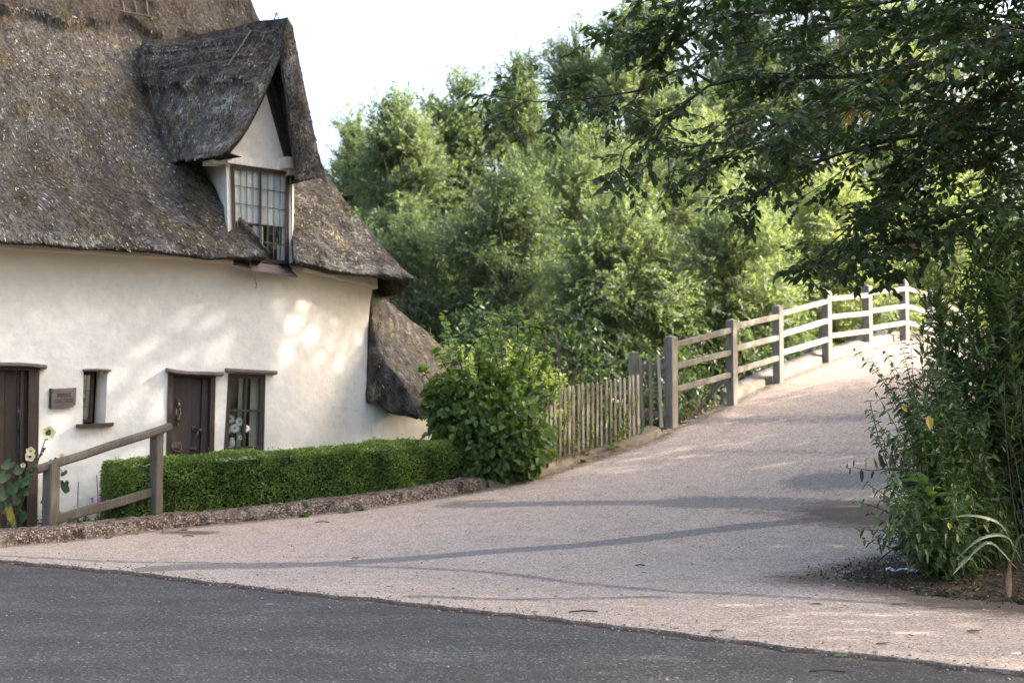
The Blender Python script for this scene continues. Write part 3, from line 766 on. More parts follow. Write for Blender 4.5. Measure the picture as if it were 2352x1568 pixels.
# right cheek return
dwm.grid(np.array([[dp(671, y, .02), at(674, y, 20.35), at(675, y, 20.9)] for y in (370, 480, 625)]), 0, False)
dwm.build('dormer_wall', M_plaster2, cot)
bb = MB()
def dslab(m, poly, off, th, mat=0):
    nb = np.array([-.65, .76, 0]); fr = [dp(x, y, off) for x, y in poly]; m.prism(fr, [p + nb * th for p in fr], mat)
dslab(bb, [(612, 162), (624, 178), (686, 352), (668, 366)], .10, .06); dslab(bb, [(606, 180), (612, 172), (664, 352), (656, 362)], .05, .05)
dslab(bb, [(598, 205), (606, 190), (529, 350), (521, 349)], .08, .05)
bb.build('barge_board', M_tarred, cot)
bm_ = MB(); dslab(bm_, [(522, 356), (668, 374), (668, 394), (522, 374)], .05, .12); dslab(bm_, [(654, 360), (680, 361), (680, 386), (654, 386)], .22, .4); dslab(bm_, [(664, 386), (680, 386), (680, 402), (664, 402)], .12, .3)
dslab(bm_, [(520, 338), (534, 340), (534, 366), (520, 364)], .16, .3); dslab(bm_, [(490, 354), (519, 357), (519, 376), (490, 374)], .05, .3)
bm_.build('beam', M_whitewood, cot)
def window(name, corners, fn, mull, lead, frame_w, mats, curtain=None, trans=None, depth=.06):
    """corners in survey pixels TL,TR,BR,BL; fn(px,py,off)"""
    tl, tr, brr, bl_ = [np.array(c, float) for c in corners]
    def q(u, v): 
        p = (tl * (1 - u) + tr * u) * (1 - v) + (bl_ * (1 - u) + brr * u) * v; return p
    fm = MB()
    def bar(u0, v0, u1, v1, w, off, th, mat=0, m=None):
        a, b = q(u0, v0), q(u1, v1); d = nrmz(b - a); n = np.array([-d[1], d[0]]) * w / 2
        poly = [a - n, b - n, b + n, a + n]; fr = [fn(p[0], p[1], off) for p in poly]; bk_ = [fn(p[0], p[1], off - th) for p in poly]
        (m or fm).prism(fr, bk_, mat)
    fw = frame_w
    wpx = tr[0] - tl[0]; hpx = bl_[1] - tl[1]; eu = fw / wpx / 2; ev = fw / hpx / 2
    bar(0, ev, 1, ev, fw, .03, .09); bar(0, 1 - ev, 1, 1 - ev, fw * 1.2, .032, .09); bar(eu, .0, eu, 1, fw, .028, .086); bar(1 - eu, 0, 1 - eu, 1, fw, .028, .086)
    for (u0, v0, u1, v1, w) in mull: bar(u0, v0, u1, v1, w, .024, .07)
    o = fm.build('window', mats[0], cot)
    gm = MB(); c_ = [q(0.02, 0.02), q(.98, .02), q(.98, .98), q(.02, .98)]
    gm.add([fn(p[0], p[1], -.03) for p in c_], [[0, 1, 2, 3]], 0, None, False); gm.build('pane', M_glass, o)
    if lead:
        lm = MB()
        for (u0, v0, u1, v1, w) in lead: bar(u0, v0, u1, v1, w, -.018, .012, 0, lm)
        lm.build('lead_strip', M_lead, o)
    if curtain:
        for (u0, u1, v0, v1, off, mat, nm) in curtain:
            cm_ = MB(); n = 14
            G = np.array([[fn(*q(u0 + (u1 - u0) * i / n, v), off + .025 * math.sin(i * 2.1)) for i in range(n + 1)] for v in (v0, (v0 + v1) / 2, v1)])
            cm_.grid(G); cm_.build(nm, mat, o)
    return o
ld = []
for k in range(1, 4): ld += [(.06 + .42 * k / 4, .03, .06 + .42 * k / 4, .97, 1.4), (.53 + .42 * k / 4, .03, .53 + .42 * k / 4, .97, 1.4)]
for k in range(1, 5): ld += [(.06, .03 + .94 * k / 5 - .004, .49, .03 + .94 * k / 5, 1.6), (.52, .03 + .94 * k / 5, .95, .03 + .94 * k / 5 + .006, 1.6)]
wd_ = window('window', [(530, 378), (665, 396), (661, 608), (535, 596)], lambda x, y, o: dp(x, y, o + .0), [(.505, 0, .505, 1, 5)], ld, 8, [M_brown],
       [(.02, .98, .0, .60, -.05, M_skyrefl, 'reflection_sheet'), (.04, .26, .60, .80, -.05, M_skyrefl, 'curtain'), (.88, .98, .60, .98, -.05, M_skyrefl, 'curtain'), (.36, .55, .62, .84, -.06, M_skyrefl, 'curtain'), (.80, .97, .80, .99, -.14, M_skyrefl, 'curtain')])  # white sheets behind these panes stand in for reflected sky
sm_ = MB(); sm_.prism([dp(536, 596, .03), dp(662, 612, .03), at(684, 634, 19.9), at(535, 611, 19.2)], [dp(536, 599, .03), dp(662, 616, .03), at(684, 638, 19.9), at(535, 615, 19.2)])
sm_.build('window_sill', M_sillw, cot)
hk = MB(); hk.tube([at(571, 586, 19.35), at(576, 612, 19.3), at(590, 655, 19.28), at(590, 660, 19.28), at(585, 660, 19.28)], .007, 5); hk.build('iron_hook', M_iron, cot)

# ---- lean-to thatch at the right end
lt = curve([(847, 655), (860, 770), (883, 825), (926, 884), (962, 956)], 50)
LTf = np.array([at(x, y, Y) for (x, y), Y in zip(lt, np.linspace(21.45, 20.75, 50))])
sil = curve([(847, 655), (905, 702), (985, 768), (1068, 842)], 50)
LTr = np.array([at(x, y, Y) for (x, y), Y in zip(sil, np.linspace(21.5, 24.2, 50))])
fs = np.linspace(0, 1, 46)
LT = np.array([LTf + (LTr - LTf) * f for f in fs]).transpose(1, 0, 2)
lb_ = .14 * np.sin(np.pi * fs)[None] * np.linspace(0, 1, 50)[:, None]
LTn = np.array([.75, -.45, .45]); LT = LT + LTn * (lb_ + .035 * vnoise(LT, 2) * np.linspace(.2, 1, 50)[:, None] + .012 * vnoise(LT, 8))[..., None]
lm_ = MB(); lm_.grid(LT, 0, True, rnd=.5, tc=9)
le = curve([(846, 655), (844, 775), (840, 915), (862, 924), (898, 950), (962, 957)], 50)
LTe = np.array([at(x, y, Y) for (x, y), Y in zip(le, np.linspace(21.45, 21.0, 50))])
q0 = LT[:, 0]
EF = np.array([q0 + (LTe - q0) * f + np.array([.2, -.4, -.1]) * .16 * math.sin(math.pi * f) for f in np.linspace(0, 1, 12)]); EF = EF + np.array([.4, -.7, 0]) * (.03 * vnoise(EF, 5) + .015 * vnoise(EF, 14))[..., None]
lm_.grid(EF.transpose(1, 0, 2), 0, True, rnd=.7, tc=10)
eb = LT[-1]; lm_.grid(np.array([eb, eb + [-.03, .04, -.05], eb + [-.2, .3, .0], eb + [-.9, 1.2, .25]]), 0, True, rnd=.8)
lm_.grid(np.array([EF[-1], EF[-1] + [-.0, .5, .05]]), 0, True, rnd=.8)
lm_.grid(np.array([LT[:, -1], LT[:, -1] + [-.5, .5, -.3], LT[:, -1] + [-2.5, 3.5, -.5]]), 0, True)
straws(lm_, LT[::-1], 15000, bright=.02, lift=.15, ln=(.04, .1)); straws(lm_, EF.transpose(1, 0, 2)[::-1], 7000, bright=.01, lift=.5, ln=(.03, .07))
straws(lm_, LT[-5:][::-1], 3000, bright=.01, lift=.1, ln=(.06, .12))
lm_.build('lean_to_roof', [M_thatch, M_straw], cot)

# ---- doors
def door(poly_frame, leaf, name):
    pass
fm = MB()
wslab(fm, [(66, 846), (90, 847), (84, 1300), (60, 1300)], .02, .2); wslab(fm, [(-90, 838), (92, 843), (92, 851), (-90, 847)], .03, .2)
fL = fm.build('door_frame', M_brown, cot)
dl = MB()
for a, b in [(-90, -30), (-29, 14), (15, 42), (43, 66)]: wslab(dl, [(a, 846), (b - .6, 848), (b - .6 - 4, 1300), (a - 4, 1300)], -.10 - (.02 if a in (15,) else 0), .05)
wslab(dl, [(49, 850), (56, 850), (51, 1300), (44, 1300)], -.04, .08)
dL = dl.build('door', M_brown, cot); dL['label'] = 'brown planked door with an iron latch'
hm = MB(); 
hm.tube([wp(46, 945, -.08), wp(46, 950, -.02), wp(44, 985, -.02), wp(44, 990, -.08)], .012, 6); wslab(hm, rect(42, 938, 48, 955), -.045, .02)
hm.build('handle', M_iron, dL)
fm = MB()
wslab(fm, [(386, 856), (398, 857), (389, 1160), (378, 1160)], .015, .22); wslab(fm, [(484, 861), (495, 862), (489, 1160), (478, 1160)], .015, .22); wslab(fm, [(386, 853), (495, 859), (495, 868), (386, 862)], .017, .22)
fR = fm.build('door_frame', M_brown, cot)
dr = MB()
for a, b, of in [(396, 405, -.12), (405, 448, -.16), (449, 470, -.19), (470, 486, -.12)]: wslab(dr, [(a, 862), (b - .5, 864), (b - 7, 1160), (a - 7, 1160)], of, .05)
M_door2 = wood_mat('brown_door_panel', (.048, .032, .026), (.085, .062, .052), 12, .42, bump=.25)
dR = dr.build('door', M_door2, cot); dR['label'] = 'brown front door with knocker and letter plate'
kn = MB(); 
kn.ball(wp(413, 930, -.1), (.035, .02, .05)); kn.ball(wp(413, 919, -.1), (.02, .015, .03)); kn.tube([wp(409, 938, -.09), wp(407, 950, -.07), wp(412, 958, -.06), wp(418, 950, -.07), wp(416, 938, -.09)], .011, 6); kn.ball(wp(412, 962, -.08), (.04, .03, .045)); kn.ball(wp(412, 974, -.11), (.016, .012, .035))
kn.build('door_knocker', M_bronze, dR)
lp = MB(); wslab(lp, [(396, 1012), (402, 1015), (414, 1016), (421, 1012), (420, 1022), (397, 1022)], -.13, .03); lp.tube([wp(398, 1022, -.12), wp(401, 1034, -.08), wp(412, 1038, -.06), wp(419, 1034, -.08), wp(420, 1022, -.12)], .012, 6); wslab(lp, [(401, 1020), (417, 1020), (416, 1030), (403, 1030)], -.11, .03)
lp.build('letter_plate', M_bronze, dR)
ha = MB(); wslab(ha, [(446, 978), (456, 978), (455, 988), (447, 988)], -.13, .04); ha.tube([wp(451, 983, -.12), wp(460, 985, -.08), wp(457, 996, -.07), wp(451, 1008, -.08), wp(450, 1025, -.09)], .016, 6); ha.ball(wp(463, 988, -.07), .03); wslab(ha, [(441, 1026), (457, 1026), (457, 1032), (441, 1032)], -.13, .05)
ha.build('handle', M_bronze, dR)
# lintels (weathered drip boards)
def lintel(pts, th, off, depth=.14):
    m = MB(); c = curve([(x, y, 0) for x, y in pts], 14)[:, :2]; ring = []
    for x, y in c:
        f = wp(x, y, off); n = wN(x); dz = th * wY(x) / F
        z = np.array([0, 0, 1.0])
        ring.append([f + z * dz * .5 - n * depth, f + z * dz * .5 - n * .02, f + z * dz * .3, f - z * dz * .3, f - z * dz * .5 - n * .02, f - z * dz * .5 - n * depth])
    G = np.array(ring); m.grid(G, wrap=True, smooth=False); m.add(G[0], np.arange(6), 0, None, False); m.add(G[-1], np.arange(6), 0, None, False)
    return m.build('lintel', M_sillw, cot)
lintel([(-90, 836), (50, 838), (104, 843)], 9, .13); lintel([(190, 850), (220, 849), (253, 851)], 5, .07)
lintel([(380, 850), (420, 856), (470, 858), (508, 859)], 9, .12); lintel([(517, 850), (570, 853), (630, 856)], 9, .11)
# small leaded window, deep set
def wpd(dep): return lambda x, y, o: wp(x, y) - wN(x) * (dep - o)
ws = window('window', [(186, 853), (226, 853), (221, 968), (180, 970)], wpd(.28), [], [(.62, .03, .55, .97, 1.3), (.1, .38, .9, .38, 1.5), (.1, .68, .9, .70, 1.5)], 6, [M_brown], [(.60, .95, .0, .9, -.12, M_curtain, 'curtain')])
m_ = MB(); wslab(m_, [(175, 974), (258, 970), (258, 978), (175, 982)], .10, .45); m_.build('window_sill', M_brown, cot)
wr_ = window('window', [(524, 857), (611, 860), (607, 1034), (514, 1038)], wpd(.05), [(.51, 0, .52, 1, 5), (0, .47, 1, .478, 5.5)], None, 10, [M_brown],
             [(.42, .52, .04, .97, -.14, M_curtain, 'curtain'), (.74, .97, .04, .97, -.16, M_curtain, 'curtain')])
# dark room behind the ground-floor openings
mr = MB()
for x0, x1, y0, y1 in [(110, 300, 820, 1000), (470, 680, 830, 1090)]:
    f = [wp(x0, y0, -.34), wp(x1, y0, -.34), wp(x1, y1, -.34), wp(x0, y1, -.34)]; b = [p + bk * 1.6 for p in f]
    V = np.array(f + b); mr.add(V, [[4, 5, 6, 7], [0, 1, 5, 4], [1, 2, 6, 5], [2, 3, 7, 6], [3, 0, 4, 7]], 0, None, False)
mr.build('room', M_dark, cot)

# sign
sg = thing('house_sign', 'small brown wooden name sign with two lines of dark lettering on the white wall', 'sign', wp(145, 914))
m_ = MB(); wslab(m_, [(117, 893), (174, 890), (172, 930), (167, 930), (166, 934), (116, 938)], .05, .06)
M_sign = plain('sign_board', (.12, .092, .078), .5, .55, 6, .4)
m_.build('board', M_sign, sg)
m_ = MB(); wslab(m_, [(113, 892), (120, 892), (119, 938), (112, 938)], .03, .05); m_.build('backing', M_brown, sg)
def text(s, px, py, wpx, hpx, fn, mat, parent, ext=.002):
    cu = bpy.data.curves.new('t', 'FONT'); cu.body = s; cu.align_x = 'CENTER'; cu.align_y = 'CENTER'; cu.extrude = 0
    ob = bpy.data.objects.new('t', cu); COL.objects.link(ob); bpy.context.view_layer.update()
    me = bpy.data.meshes.new_from_object(ob.evaluated_get(bpy.context.evaluated_depsgraph_get()))
    V = np.array([v.co[:] for v in me.vertices]); V[:, :2] -= (V[:, :2].max(0) + V[:, :2].min(0)) / 2
    sx, sy = wpx / np.ptp(V[:, 0]), hpx / np.ptp(V[:, 1])
    W_ = np.array([fn(px + v[0] * sx, py - v[1] * sy - v[0] * sx * .05) for v in V])
    m = MB()
    for p in me.polygons: m.add(W_[list(p.vertices)], np.arange(len(p.vertices)), 0, None, False)
    o = m.build('lettering', mat, parent)
    bpy.data.objects.remove(ob); bpy.data.curves.remove(cu); bpy.data.meshes.remove(me); return o
text('BRIDGE', 146, 907, 32, 8, lambda x, y: wp(x, y, .055), M_dark, sg); text('COTTAGE', 145, 920, 42, 8, lambda x, y: wp(x, y, .055), M_dark, sg)

# vase of daisies behind the right-hand window, jug behind the small one
M_petal = plain('white_petal', (.82, .82, .78), .7, .05, 8); M_yel = plain('yellow_centre', (.55, .40, .05), .7, .2, 30)
M_china = plain('white_china', (.72, .72, .68), .3, .05, 5, .5); M_cream = plain('cream_china', (.45, .42, .30), .4, .1, 5, .4)
M_stalk = plain('green_stalk', (.06, .11, .035), .6, .3, 20)
def vase(px, py, r, h, depth, mat, label, flowers):
    b = wp(px, py, depth); v = thing('vase', label, 'vase', b)
    m = MB(); prof = [(.0, 0), (.75, 0), (1, .25), (.95, .6), (.6, .85), (.7, 1.0), (.55, .99), (.5, .8)]
    th = np.arange(14) * 2 * np.pi / 14
    G = np.array([[b + np.array([r * a * math.cos(x), r * a * math.sin(x), h * z]) for x in th] for a, z in prof]); m.grid(G, wrap=True); m.build('body', mat, v)
    for dx, dz, s in flowers:
        top = b + np.array([dx, rng.uniform(-.03, .03), dz]); m = MB(); m.tube(curve([b + np.array([0, 0, h * .8]), b + np.array([dx * .3, 0, h + (dz - h) * .5]), top], 6), .004, 4); st = m.build('stalk', M_stalk, v)
        m = MB(); ax = nrmz(np.array([.25 + dx, -.9, .3])); e1 = nrmz(np.cross(ax, [0, 0, 1.])); e2 = np.cross(e1, ax)
        a = np.arange(13) * 2 * np.pi / 13; dd = np.cos(a)[:, None] * e1 + np.sin(a)[:, None] * e2
        m.leaves(np.repeat(top[None], 13, 0), dd - ax * .15, np.repeat(ax[None], 13, 0), s, s * .42, 0); m.ball(top + ax * .006, s * .26, 1, 6); m.build('flower', [M_petal, M_yel], v)
    return v
vase(542, 1028, .045, .14, -.16, M_china, 'small white vase of white daisies behind the four-pane window', [(-.20, .30, .062), (-.02, .40, .075), (.10, .36, .075), (.04, .27, .08), (.20, .27, .06), (-.06, .24, .06), (.12, .14, .045)])
vase(205, 966, .05, .26, -.36, M_cream, 'cream jug standing inside the small leaded window', [(-.04, .36, .035), (.0, .33, .03), (-.05, .31, .03)])
# ------------------------------------------------------------------ timber: handrail, fence, gate, bridge railing
M_rail = wood_mat('bleached_oak', (.105, .093, .078), (.27, .248, .215), 10, .85)
M_oldoak = wood_mat('old_oak_post', (.046, .038, .030), (.135, .115, .092), 10, .85)
M_picket = wood_mat('grey_chestnut', (.15, .122, .09), (.38, .335, .26), 10, .9)
M_gate = wood_mat('gate_oak', (.10, .085, .07), (.26, .225, .19), 10, .9)
hr = thing('handrail', 'short weathered wooden handrail sloping up beside the clipped hedge', 'handrail', kpt(240, .3))
pA = kpt(122, .34); pB = kpt(362, .30)
zA = at(122, 1064, pA[1])[2]; zB = at(366, 990, pB[1])[2]
MB().beam(pA + [0, 0, -.2], [pA[0], pA[1], zA + .0], .155, .15, up=(.5, .85, 0)).build('post', M_oldoak, hr)
MB().beam(pB + [0, 0, -.2], [pB[0], pB[1], zB], .135, .13, up=(.5, .85, 0)).build('post', M_oldoak, hr)
dAB = nrmz(pB - pA)
r0 = at(84, 1078, pA[1] - .12); r1 = at(393, 979, pB[1] + .05)
MB().beam(r0, r1, .11, .10, ch=.025, wob=.012).build('top_rail', M_oldoak, hr)
MB().beam(at(128, 1193, pA[1] + .02), at(356, 1128, pB[1]), .06, .115, wob=.01).build('lower_rail', M_oldoak, hr)

# picket fence
pf = thing('picket_fence', 'low grey picket fence half grown over beside the sunken kerb', 'fence', kpt(1350, .25))
pxs = np.linspace(1212, 1466, 25)
tops = np.interp(pxs, [1200, 1240, 1466], [915, 903, 864]); 
for k, (x, ty) in enumerate(zip(pxs, tops)):
    b = kpt(x, .16); tz = at(x, ty, b[1])[2] + random.uniform(-.015, .015); lean = random.uniform(-.012, .012)
    MB().beam(b + [0, 0, .02], [b[0] + lean, b[1], tz], .046 * random.uniform(.85, 1.15), .022, up=(-.57, .82, 0), ch=.004, rnd=random.random(), top=.045).build('picket', M_picket, pf)
for fz in (.22, .80):
    b0, b1 = kpt(1205, .19), kpt(1466, .19)
    z0 = b0[2] + fz * (at(1205, 915, b0[1])[2] - b0[2]); z1 = b1[2] + fz * (at(1466, 864, b1[1])[2] - b1[2])
    n = 8; pts = [kpt(1205 + (1466 - 1205) * i / n, .20) for i in range(n + 1)]
    for i, p in enumerate(pts): p[2] = z0 + (z1 - z0) * i / n
    m = MB()
    for a, b in zip(pts[:-1], pts[1:]): m.beam(a, b, .03, .06, ch=.004)
    m.build('rail', M_picket, pf)
# gate and gate post
gt = thing('garden_gate', 'narrow weathered gate of three pointed pales at the foot of the bridge', 'gate', at(1500, 984, 22.9))
for x0, x1, ty, by in [(1470, 1477, 815, 984), (1493, 1496, 815, 982), (1512, 1519, 814, 981)]:
    MB().beam(at(x1, by, 22.85), at(x0, ty + 6, 22.85), .058, .024, up=(-.4, .9, 0), ch=.004, top=.05, rnd=random.random()).build('pale', M_gate, gt)
for y0, y1 in [(843, 848), (951, 956)]: MB().beam(at(1466, y0, 22.9), at(1530, y1 - 6, 22.92), .03, .09, ch=.005).build('rail', M_gate, gt)
gpst = thing('gate_post', 'square mossy post standing behind the picket fence and gate', 'post', at(1455, 985, 22.95))
MB().beam(at(1457, 1000, 22.98), at(1455, 809, 22.98), .13, .13, up=(-.4, .9, 0), top=.02).build('shaft', wood_mat('mossy_oak', (.13, .13, .085), (.30, .30, .21), 10, .9), gpst)

# bridge railing
br_ = thing('bridge_railing', 'pale three-bar wooden railing climbing the humped bridge', 'railing', at(1542, 982, 23.0))
posts = [(1542, 984, 770, 23.0), (1682, 934, 732, 23.9), (1788, 875, 700, 25.0), (1900, 835, 666, 26.6), (1994, 812, 654, 28.0), (2078, 795, 640, 29.2), (2140, 800, 667, 30.6), (2215, 850, 712, 32.6), (2290, 900, 770, 35.0)]
rfr = [(.090, .33, .61)] * 9
PB = [at(x, y, Y) for x, y, t, Y in posts]; PT = [at(x, t, Y) for x, y, t, Y in posts]
for k, (b, t) in enumerate(zip(PB, PT)):
    w = .168 if k == 0 else .15
    MB().beam(b + [0, 0, -.45], [b[0], b[1], t[2] - .03], w, w, up=(-.72, .69, 0), ch=.012, top=.035, rnd=random.random()).build('post', M_rail, br_)
RY = [[(632 - 0), 0, 0]]
rail_y = [  # survey pixel heights of the three bars at each post: (left side, right side)
    ((None,) * 3, (794, 843, 896)), ((757, 808, 859), (751, 802, 853)), ((726, 774, 821), (722, 770, 812)), ((691, 736, 779), (687, 729, 772)),
    ((678, 719, 760), (674, 715, 755)), ((663, 703, 741), (663, 703, 741)), ((681, 722, 758), (681, 722, 758)), ((728, 765, 800), (728, 765, 800)), ((790, 824, 856), None)]
for k in range(8):
    for j in range(3):
        a = at(posts[k][0], rail_y[k][1][j], posts[k][3]); b = at(posts[k + 1][0], rail_y[k + 1][0][j], posts[k + 1][3])
        d = nrmz(b - a); off = np.array([d[1], -d[0], 0]) * .022
        MB().beam(a + off + d * .06, b + off - d * .06, .07, .098, ch=.012, rnd=random.random(), wob=.006).build('rail', M_rail, br_)
for k in (1, 3, 4, 5):
    b = PB[k]; m = MB().beam(b + [-.05, .08, .55], b + [-.75, .65, -.35], .07, .07, ch=.01); m.build('brace', M_gate, br_)

# ------------------------------------------------------------------ leaves
M_box = leafmat('box_leaf', [(0, (.04, .075, .018)), (.5, (.15, .24, .058)), (.85, (.29, .40, .11)), (.97, (.38, .46, .16)), (1, (.40, .25, .14))], .35, .55, .25)
M_willow = leafmat('willow_leaf', [(0, (.066, .10, .062)), (.5, (.15, .20, .122)), (.85, (.24, .29, .17)), (1, (.36, .40, .21))], .5, .5, .3)
M_elm = leafmat('dark_tree_leaf', [(0, (.018, .038, .014)), (.5, (.048, .083, .030)), (.9, (.095, .145, .05)), (.985, (.14, .18, .06)), (1, (.34, .10, .03))], .42, .42, .4)
M_bush = leafmat('bush_leaf', [(0, (.036, .072, .016)), (.6, (.13, .215, .048)), (1, (.26, .38, .085))], .42, .42, .4)
M_sunny = leafmat('sunlit_leaf', [(0, (.16, .22, .06)), (.6, (.34, .42, .15)), (1, (.58, .62, .34))], .5, .5, .3)  # border leaves lightened to paint the strong sun on them
M_nettle = leafmat('nettle_leaf', [(0, (.030, .060, .02)), (.6, (.085, .14, .044)), (.96, (.16, .23, .075)), (1, (.22, .19, .04))], .32, .45, .4)
M_osier = leafmat('osier_leaf', [(0, (.042, .075, .028)), (.6, (.115, .175, .062)), (1, (.22, .30, .105))], .38, .38, .45)
M_ivy = leafmat('ivy_leaf', [(0, (.010, .022, .010)), (.6, (.022, .045, .018)), (1, (.06, .09, .04))], .15, .3, .5)
M_holly = leafmat('hollyhock_leaf', [(0, (.035, .065, .030)), (.75, (.075, .125, .055)), (1, (.12, .17, .06))], .35, .55, .3)
M_weed = leafmat('weed_leaf', [(0, (.04, .08, .02)), (.6, (.075, .14, .03)), (1, (.13, .21, .05))], .4, .5, .3)
M_dry = leafmat('dry_grass', [(0, (.22, .16, .08)), (.6, (.38, .29, .16)), (1, (.52, .43, .27))], .3, .8, .1, (1, .95, .8))
M_yleaf = leafmat('yellow_leaf', [(0, (.28, .22, .035)), (1, (.40, .33, .06))], .4, .6, .3, (1.1, 1, .6))
M_wither = leafmat('withered_leaf', [(0, (.012, .012, .008)), (.8, (.035, .035, .015)), (1, (.16, .17, .03))], .1, .6, .3, (1, 1, .6))
M_strap = leafmat('strap_leaf', [(0, (.07, .11, .065)), (1, (.14, .185, .13))], .3, .4, .5, (1, 1.05, .7))
M_bark = plain('bark', (.055, .043, .034), .9, .4, 10, .2, 0, .6, (1, 1, .3))
M_bark2 = plain('willow_bark', (.14, .115, .075), .9, .4, 8, .2, 0, .6, (1, 1, .3))
M_stem = plain('green_stem', (.055, .07, .025), .7, .4, 14)
M_core = plain('hedge_shade_core', (.012, .012, .006), .95, .4, 40)

def rdir(n, z=0.0, s=1.0):
    v = rng.normal(0, 1, (n, 3)) * s; v[:, 2] += z; return nrmz(v)
def norm_for(d, bias=(0, 0, 1), s=.6):
    n = rng.normal(0, s, d.shape) + np.asarray(bias); n = n - (n * d).sum(-1, keepdims=True) * d; return nrmz(n)

# clipped box hedge
i0, i1 = kidx(325), kidx(1108)
kk = np.arange(i0, i1 + 1); hc = KL[kk] + KN[kk] * .68; hz0 = g(KL[kk, 0], KL[kk, 1]) + .05
nH = 160; s_ = np.linspace(0, 1, nH); ki = np.linspace(0, len(kk) - 1, nH)
hcx = np.stack([np.interp(ki, np.arange(len(kk)), hc[:, j]) for j in (0, 1)], 1); hnx = nrmz(np.stack([np.interp(ki, np.arange(len(kk)), KN[kk, j]) for j in (0, 1)], 1)); hb = np.interp(ki, np.arange(len(kk)), hz0)
colpx = hcx[:, 0] / hcx[:, 1] * F + 1176
topy = np.interp(colpx, [255, 300, 375, 700, 1000, 1070], [1068, 1060, 1054, 1034, 1014, 1012])
fy = hcx[:, 1] - .33
ht = np.array([at(c, ty, y)[2] for c, ty, y in zip(colpx, topy, fy)])
def hedge_pts(n, inset=0.0):
    s = rng.random(n); q_ = rng.random(n) < .08; s = np.where(q_, rng.random(n) ** 2 * .04, s); s = np.where(rng.random(n) < .03, 1 - rng.random(n) ** 2 * .04, s); k = s * (nH - 1)
    c = np.stack([np.interp(k, np.arange(nH), hcx[:, j]) for j in (0, 1)], 1); nn = np.stack([np.interp(k, np.arange(nH), hnx[:, j]) for j in (0, 1)], 1)
    b = np.interp(k, np.arange(nH), hb); t = np.interp(k, np.arange(nH), ht)
    Lm = 9.5
    endw = np.clip(np.minimum(s, 1 - s) * Lm / .36, 0, 1); endw = np.sqrt(1 - (1 - endw) ** 2)
    face = rng.random(n); hw = (.36 - inset) * (.04 + .96 * endw); hh = (t - b - inset) * (.62 + .38 * np.clip(endw * 1.3, 0, 1))
    # walk round the profile: front face, top, back
    q = face * 2.3; x = np.where(q < 1.15, -1, np.where(q < 1.9, -1 + (q - 1.15) / .75 * 2, 1)); z = np.where(q < 1.15, q / 1.15, np.where(q < 1.9, 1, 1 - (q - 1.9) / .4))
    r = np.clip((np.abs(x) + z - 1.72) / .28, 0, 1) * .06
    P = np.concatenate([c + nn * (x * (hw - r))[:, None], (b + z * hh - r)[:, None]], 1)
    N = np.concatenate([nn * np.where(np.abs(x) > .99, x, x * .2)[:, None], np.where(z > .98, 1.0, .15)[:, None]], 1)
    return P, nrmz(N)
hg = thing('box_hedge', 'low clipped green box hedge running along the rough kerb', 'hedge', [hcx[80, 0], hcx[80, 1], hb[80]])
P, N = hedge_pts(62000); 
P = P + N * (rng.random(len(P)) < .012)[:, None] * rng.uniform(.02, .07, (len(P), 1)) + N * (.034 * vnoise(P, 2.5) + .028 * vnoise(P, 7) - rng.random(len(P)) ** 2 * .07 + .012)[:, None]
d = nrmz(N * .7 + rdir(len(P)) + [0, 0, .35]); rn = np.clip(rng.normal(.42, .2, len(P)) + .34 * vnoise(P, 5) + .15 * (N[:, 2] > .7), 0, .98); rn[rng.random(len(P)) < .002] = 1  # top-facing leaves painted lighter for the light from above
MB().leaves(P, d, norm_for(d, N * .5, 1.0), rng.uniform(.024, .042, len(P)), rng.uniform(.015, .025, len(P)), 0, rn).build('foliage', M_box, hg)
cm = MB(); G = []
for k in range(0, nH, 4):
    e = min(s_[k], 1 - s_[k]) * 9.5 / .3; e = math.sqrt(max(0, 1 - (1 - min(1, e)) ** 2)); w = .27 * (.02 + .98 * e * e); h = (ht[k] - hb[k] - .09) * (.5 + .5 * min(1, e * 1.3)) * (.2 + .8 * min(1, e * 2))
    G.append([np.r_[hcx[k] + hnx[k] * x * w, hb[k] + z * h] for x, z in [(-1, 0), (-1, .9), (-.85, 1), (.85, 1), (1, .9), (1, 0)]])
G = np.array(G); cm.grid(G); cm.add(G[0], np.arange(6)); cm.add(G[-1], np.arange(6)); cm.build('twigs', M_core, hg)  # solid dark core stands in for shade between the leaves

